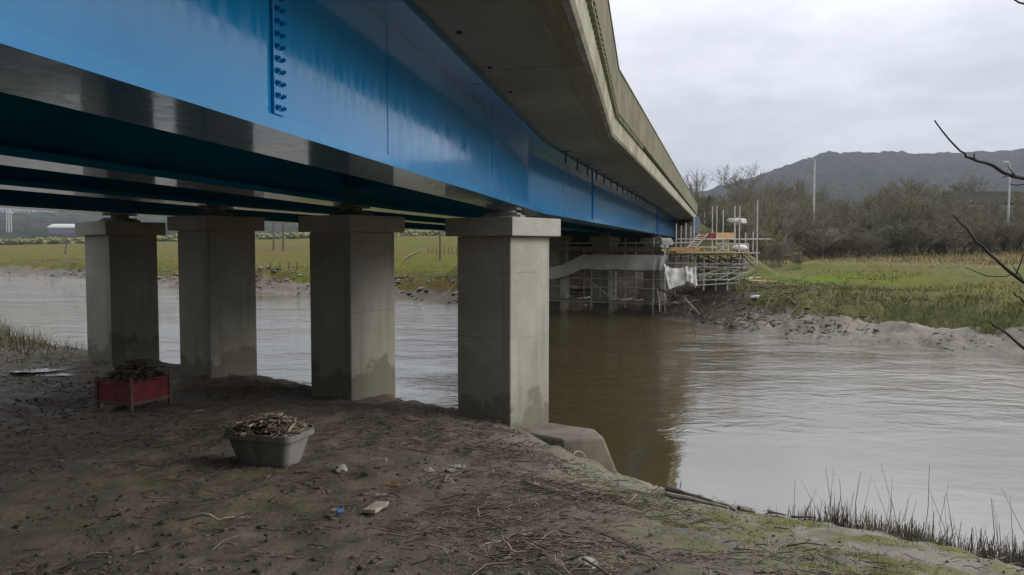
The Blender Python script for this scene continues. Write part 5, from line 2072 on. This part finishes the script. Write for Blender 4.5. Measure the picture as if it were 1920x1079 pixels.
lamp_post(1527.5, 300, 66.5, -1, 'tall pale lamp post in the left half of the thicket')
lamp_post(1894, 308, 66.5, -1, 'tall pale lamp post near the right edge of the photo')

via = empty('road_viaduct', W(1860, 400, 110), 'low concrete road viaduct partly seen behind the right of the thicket', 'viaduct')
a, b = W(1770, 364, 112), W(2120, 366, 112)
MB().beam(a, b, 0.4, 0.7).build('parapet_wall', M['viaduct'], via)
a2, b2 = W(1770, 376, 113), W(2120, 378, 113)
MB().beam(a2, b2, 6.0, 0.9).build('deck_beam', M['viaduct'], via)
for px in (1800, 1866, 1930, 1995, 2060):
    t = W(px, 383, 114)
    MB().tube([Vector((t.x, t.y, gf(t.x, t.y) - 0.5)), t], 0.6, 10).build('support', M['viaduct'], via)


def car(px, py, d_, label):
    p = W(px, py, d_)
    p.z = gf(p.x, p.y)
    zc = W(px, py, d_).z
    p.z = zc - 0.75
    e = empty('parked_car', p, label, 'car', 'cars parked behind the thicket')
    prof = [(-2.0, 0.3), (-2.0, 0.75), (-1.2, 0.85), (-0.6, 1.35), (0.8, 1.38), (1.5, 0.9), (2.0, 0.8), (2.0, 0.3)]
    vs = [p + Vector((x, -0.8, z)) for x, z in prof] + [p + Vector((x, 0.8, z)) for x, z in prof]
    n = len(prof)
    mb = MB()
    mb.add(vs, [tuple(range(n)), tuple(range(n, 2 * n))[::-1]] + [(k, (k + 1) % n, n + (k + 1) % n, n + k) for k in range(n)])
    mb.build('body', M['carwhite'], e, bevel=0.05)
    gl = [(-1.0, 0.9), (-0.55, 1.26), (0.75, 1.28), (1.25, 0.92)]
    mb = MB()
    mb.add([p + Vector((x, -0.812, z)) for x, z in gl] + [p + Vector((x, -0.80, z)) for x, z in gl], [(0, 1, 2, 3), (7, 6, 5, 4), (0, 4, 5, 1), (1, 5, 6, 2), (2, 6, 7, 3), (3, 7, 4, 0)])
    mb.build('side_window', M['glass'], e)
    for x in (-1.25, 1.25):
        MB().tube([p + Vector((x, -0.82, 0.32)), p + Vector((x, -0.62, 0.32))], 0.32, 14).build('wheel', M['tyre'], e)
    # raised verge it stands on
    return e


# ------------------------------------------------------------------ hills
def hill(name, pxs, rows_, d0, d1_, m, u0, u1, seed, base):
    us = np.linspace(u0, u1, 420)
    vs_ = np.linspace(0, 1, 90)
    U, Vv = np.meshgrid(us, vs_)
    Dp = d0 + (d1_ - d0) * Vv ** 0.9
    sky = np.interp(U * F + 960, pxs, rows_)
    ztop = (461.0 - sky) / F * (d0 + (d1_ - d0) * 0.86 ** 0.9)
    prof = np.where(Vv < 0.86, np.clip(Vv / 0.86, 0, 1) ** 1.15, 1 - 0.35 * ((Vv - 0.86) / 0.14) ** 2)
    X, Y = U * Dp, Dp
    Z = base + (ztop - base) * prof * (1 + 0.03 * fbm(X * 0.006, Y * 0.006, seed, 4) * (1 - np.exp(-Vv * 4)))
    Z = Z + 4.5 * fbm(X * 0.09, Y * 0.09, seed + 3, 3) * np.clip(Vv * 4, 0, 1)
    return tag(np_mesh(name, np.stack([X, Y, Z], -1).reshape(-1, 3), grid_faces(len(us), len(vs_)), m), kind='structure')


hill('wooded_hill', [1000, 1200, 1320, 1345, 1380, 1420, 1460, 1500, 1530, 1555, 1570, 1600, 1660, 1720, 1800, 1850, 1920, 2100, 2400, 3000],
     [400, 380, 360, 352, 344, 330, 318, 304, 293, 286, 290, 288, 288, 291, 289, 285, 279, 270, 262, 280], 380, 1150, M['hill_r'], 0.05, 1.35, 401, 0)
hill('far_hillside', [-1500, -600, -200, 0, 200, 400, 600, 800, 1000, 1150, 1300], [330, 350, 372, 380, 384, 392, 398, 402, 400, 396, 400], 330, 1000, M['hill_l'], -1.7, 0.2, 431, 2)


# ------------------------------------------------------------------ houses on the far hillside and the shed
def hill_z(px, py, d_):
    return W(px, py, d_)


def house(px, py, d_, w, h, label, rz):
    p = W(px, py, d_)
    e = empty('white_house', p - Vector((0, 0, 3)), label, 'house', 'pale houses on the far hillside')
    ax = Vector((math.cos(rz), math.sin(rz), 0))
    ay = Vector((-math.sin(rz), math.cos(rz), 0))
    c = p + Vector((0, 0, h / 2 - 3))
    MB().box(c, (w, 7, h + 6), ax, ay).build('wall', M['render'], e)
    t = p + Vector((0, 0, h))
    mb = MB()
    vs = []
    for sx in (-1, 1):
        for sy, z in ((-1, 0), (0, 2.6), (1, 0)):
            vs.append(t + ax * (w / 2 + 0.3) * sx + ay * 3.9 * sy + Vector((0, 0, z + 0.02)))
    mb.add(vs, [(0, 1, 4, 3), (1, 2, 5, 4), (2, 0, 3, 5), (0, 2, 1), (3, 4, 5)])
    mb.build('roof', M['slate'], e)
    for q in (-0.28, 0.28):
        MB().box(p + ax * w * q - ay * 3.52 + Vector((0, 0, h * 0.6)), (1.3, 0.06, 1.4), ax, ay).build('window', M['glass'], e)


hs = random.Random(5)
for k, (px, py) in enumerate(((8, 402), (22, 400), (38, 403), (52, 402), (60, 400), (73, 404), (86, 403), (100, 405), (330, 412), (352, 413))):
    house(px, py, 720, hs.uniform(4.5, 7), hs.uniform(2.6, 3.6), 'small pale house in the row along the far hillside', hs.uniform(-0.3, 0.3))
p = W(125, 431, 420)
sh = empty('farm_shed', p, 'long farm shed with a pale curved roof at the far edge of the field', 'shed')
mb = MB()
vs = []
nn = 9
for sx in (-7.5, 9.5):
    for k in range(nn):
        a = PI * k / (nn - 1)
        vs.append(p + Vector((sx + (1.5 if sx < 0 else 0) * math.sin(a), -5 * math.cos(a), 0.9 + 2.1 * math.sin(a))))
fs = [(k, k + 1, nn + k + 1, nn + k) for k in range(nn - 1)] + [tuple(range(nn)), tuple(range(nn, 2 * nn))[::-1], (0, nn, 2 * nn - 1, nn - 1)]
mb.add(vs, fs)
mb.build('roof', M['roofmetal'], sh)
MB().box(p + Vector((1, 0, -0.6)), (16.5, 9.6, 2.9)).build('wall', M['slate'], sh)
# two pylon-like masts at the far left
for px, lab in ((14, 'left one of two thin lattice masts at the far left edge'), (20, 'right one of two thin lattice masts at the far left edge')):
    b = W(px, 434, 330)
    t = W(px, 396, 330)
    e = empty('lattice_mast', b, lab, 'mast')
    mb = MB()
    for s_ in (-0.5, 0.5):
        mb.tube([b + Vector((s_, 0, -0.5)), t + Vector((s_ * 0.6, 0, 0))], 0.14, 5)
    mb.build('mast_leg', M['lamp'], e)
    mb = MB()
    for k in range(6):
        a_, b_ = b.lerp(t, k / 6), b.lerp(t, (k + 1) / 6)
        s_ = 0.5 * (1 if k % 2 else -1)
        mb.tube([a_ + Vector((s_, 0, 0)), b_ - Vector((s_, 0, 0))], 0.07, 4)
    mb.build('lattice', M['lamp'], e)

# hedge lines at the far edge of the left field: one mass
x = rng.uniform(-230, 60, 5200)
y = 262 + 0.14 * x + rng.normal(0, 4, 5200)
keep = fbm(x * 0.05, x * 0, 151, 3) > -0.12
x, y = x[keep], y[keep]
n = len(x)
o = build_clods('far_hedgerow', x, y, far_h(x, y) + rng.uniform(-0.2, 1.3, n), rng.uniform(0.3, 1.1, n), 0.9, np.clip(rng.normal(0.35, 0.2, n), 0, 1), M['blades'])
tag(o, kind='stuff')

# cars seen through the gap at the right
a, b = W(1560, 440, 95), W(2150, 440, 95)
for q in (a, b):
    q.z = 0.35
tag(MB().beam(a, b, 9.0, 0.7).build('access_road', M['viaduct'], None), kind='structure')
c_ = W(1629, 431, 93)
e = empty('site_hut', Vector((c_.x, c_.y, 0.7)), 'small white hut half hidden in the middle of the thicket', 'hut')
MB().box((c_.x, c_.y, 1.6), (1.5, 1.6, 1.8)).build('wall', M['render'], e)
MB().box((c_.x, c_.y, 2.56), (1.7, 1.9, 0.1)).build('roof', M['slate'], e)
MB().box((c_.x + 0.2, c_.y - 0.82, 1.5), (0.6, 0.03, 1.3)).build('door', M['slate'], e)
car(1887, 437, 93, 'white car parked behind the thicket by the right lamp post')
car(1906, 433, 96, 'white car at the right edge behind the thicket')

# ------------------------------------------------------------------ tree reaching in from the right
tree = empty('overhanging_tree', (2.75, 2.55, gz(2.75, 2.55)), 'bare dark tree just outside the right edge with thin branches reaching in', 'tree')
T0 = Vector((2.75, 2.55, gz(2.75, 2.55)))
trunk_pts = [T0 - Vector((0, 0, 0.15)), T0 + Vector((0.02, 0.03, 0.8)), T0 + Vector((-0.03, 0.0, 1.7)), T0 + Vector((0.05, -0.04, 2.7)), T0 + Vector((0.1, 0.02, 3.6))]
MB().tube(trunk_pts, [0.075, 0.06, 0.05, 0.035, 0.018], 9).build('trunk', M['twig'], tree, smooth=True)


def limb(pts, r0, r1, start, twigs=()):
    P = [start] + [W(*p) for p in pts]
    Q = []
    for a_, b_ in zip(P[:-1], P[1:]):
        for k in range(3):
            q = a_.lerp(b_, k / 3)
            Q.append(q + Vector((rnd.uniform(-1, 1), rnd.uniform(-1, 1), rnd.uniform(-1, 1))) * 0.004)
    Q.append(P[-1])
    rs = [r0 + (r1 - r0) * (i / (len(Q) - 1)) ** 0.7 for i in range(len(Q))]
    o = MB().tube(Q, rs, 7).build('branch', M['twig'], tree, smooth=True)
    for tw in twigs:
        T = [W(*p) for p in tw]
        MB().tube(T, [r1 * 1.15] + [r1 * 0.9] * (len(T) - 2) + [r1 * 0.5], 6).build('twig', M['twig'], o, smooth=True)
    return o


limb([(2150, 385, 2.6), (1990, 362, 2.55), (1920, 337, 2.5), (1862, 313, 2.5), (1820, 297, 2.5), (1800, 284, 2.5), (1752, 226, 2.5)], 0.011, 0.0022, trunk_pts[2],
     [[(1828, 300, 2.5), (1826, 292, 2.49), (1828, 285, 2.49)], [(1905, 331, 2.5), (1896, 322, 2.49), (1890, 312, 2.48)], [(1895, 326, 2.5), (1886, 331, 2.49), (1878, 334, 2.48)], [(1960, 350, 2.52), (1925, 345, 2.5), (1905, 348, 2.5), (1893, 345, 2.5)]])
limb([(2160, 640, 2.6), (1980, 555, 2.55), (1920, 527, 2.5), (1880, 497, 2.5), (1840, 462, 2.5), (1810, 428, 2.5), (1784, 402, 2.5)], 0.011, 0.002, trunk_pts[1],
     [[(1902, 513, 2.5), (1885, 519, 2.5), (1850, 518, 2.49), (1810, 502, 2.48)], [(1905, 515, 2.5), (1915, 490, 2.49), (1924, 462, 2.48)], [(1918, 524, 2.5), (1905, 508, 2.49), (1897, 496, 2.48)]])
limb([(2170, 760, 2.6), (1985, 700, 2.55), (1920, 652, 2.5), (1885, 624, 2.5), (1855, 603, 2.5)], 0.011, 0.0024, trunk_pts[1])
limb([(2150, 620, 2.7), (1990, 620, 2.6), (1920, 566, 2.55), (1900, 548, 2.55)], 0.009, 0.002, trunk_pts[1])
limb([(2140, 90, 2.6), (1990, 22, 2.55), (1920, 7, 2.5), (1886, -4, 2.5)], 0.010, 0.002, trunk_pts[3])

# ------------------------------------------------------------------ air
def haze():
    m = bpy.data.materials.new('moist_air')
    m.use_nodes = True
    nt = m.node_tree
    nt.nodes.remove(nt.nodes['Principled BSDF'])
    v = N(nt, 'ShaderNodeVolumePrincipled')
    v.inputs['Color'].default_value = (0.78, 0.88, 1.0, 1)
    v.inputs['Density'].default_value = 0.00028
    v.inputs['Anisotropy'].default_value = 0.0
    nt.links.new(v.outputs[0], nt.nodes['Material Output'].inputs['Volume'])
    o = MB().box((0, 900, 160), (6400, 5600, 340)).build('haze', m)
    return tag(o, kind='stuff')


haze()

# ------------------------------------------------------------------ sky and sun
SUN = Vector((0.93, -0.05, 0.5)).normalized()
elev = math.asin(SUN.z)
azim = math.atan2(SUN.x, SUN.y)
w = bpy.data.worlds.new('World')
sc.world = w
w.use_nodes = True
nt = w.node_tree
bg = nt.nodes['Background']
sky = N(nt, 'ShaderNodeTexSky', sky_type='NISHITA')
sky.sun_disc = False
sky.sun_elevation = elev
sky.sun_rotation = azim
sky.air_density = 1.5
sky.dust_density = 3.0
tc = N(nt, 'ShaderNodeTexCoord')
sep = N(nt, 'ShaderNodeSeparateXYZ')
nt.links.new(tc.outputs['Generated'], sep.inputs[0])
zc = math_n(nt, 'ADD', math_n(nt, 'MAXIMUM', sep.outputs['Z'], 0.0), 0.13)
comb = N(nt, 'ShaderNodeCombineXYZ')
nt.links.new(math_n(nt, 'DIVIDE', sep.outputs['X'], zc), comb.inputs[0])
nt.links.new(math_n(nt, 'DIVIDE', sep.outputs['Y'], zc), comb.inputs[1])
c1 = noise_n(nt, comb.outputs[0], 0.55, 7, 0.58, 0.3)
c2 = noise_n(nt, comb.outputs[0], 1.5, 6, 0.6, 0.2)
cf_ = math_n(nt, 'ADD', math_n(nt, 'MULTIPLY', c1, 0.65), math_n(nt, 'MULTIPLY', c2, 0.35))
# cloud deck in the units of the sky texture (background strength 0.1 below)
cloud = ramp(nt, cf_, [(0.37, (3.3, 3.42, 3.8)), (0.5, (4.75, 4.83, 5.2)), (0.63, (6.1, 6.15, 6.4))])
gain = maprange(nt, sep.outputs['Z'], 0.08, 0.85, 1.0, 2.5, False)
# the deck of cloud is brighter round the hidden sun
dt = N(nt, 'ShaderNodeVectorMath', operation='DOT_PRODUCT')
nt.links.new(tc.outputs['Generated'], dt.inputs[0])
dt.inputs[1].default_value = Vector((0.82, 0.3, 0.48)).normalized()
gain = math_n(nt, 'MULTIPLY', gain, maprange(nt, dt.outputs['Value'], -0.8, 1.0, 0.5, 1.45, False))
cl = N(nt, 'ShaderNodeVectorMath', operation='SCALE')
nt.links.new(cloud, cl.inputs[0])
nt.links.new(gain, cl.inputs['Scale'])
colr = mix(nt, 0.93, sky.outputs['Color'], cl.outputs[0])
nt.links.new(colr, bg.inputs['Color'])
bg.inputs['Strength'].default_value = 0.1

sd = bpy.data.lights.new('sun', 'SUN')
sd.energy = 1.5
sd.angle = R(25)
sd.color = (1.0, 0.96, 0.9)
so = bpy.data.objects.new('sun', sd)
COL.objects.link(so)
so.rotation_euler = (-SUN).to_track_quat('-Z', 'Y').to_euler()

# ------------------------------------------------------------------ render settings
sc.render.engine = 'CYCLES'
sc.view_settings.view_transform = 'Standard'
sc.view_settings.look = 'None'
sc.view_settings.exposure = 0.42
sc.view_settings.gamma = 1.0
sc.cycles.use_denoising = True
sc.cycles.max_bounces = 8
sc.cycles.diffuse_bounces = 3
sc.cycles.caustics_reflective = False
sc.cycles.caustics_refractive = False
sc.cycles.glossy_bounces = 4
sc.cycles.volume_bounces = 0
sc.cycles.sample_clamp_indirect = 8
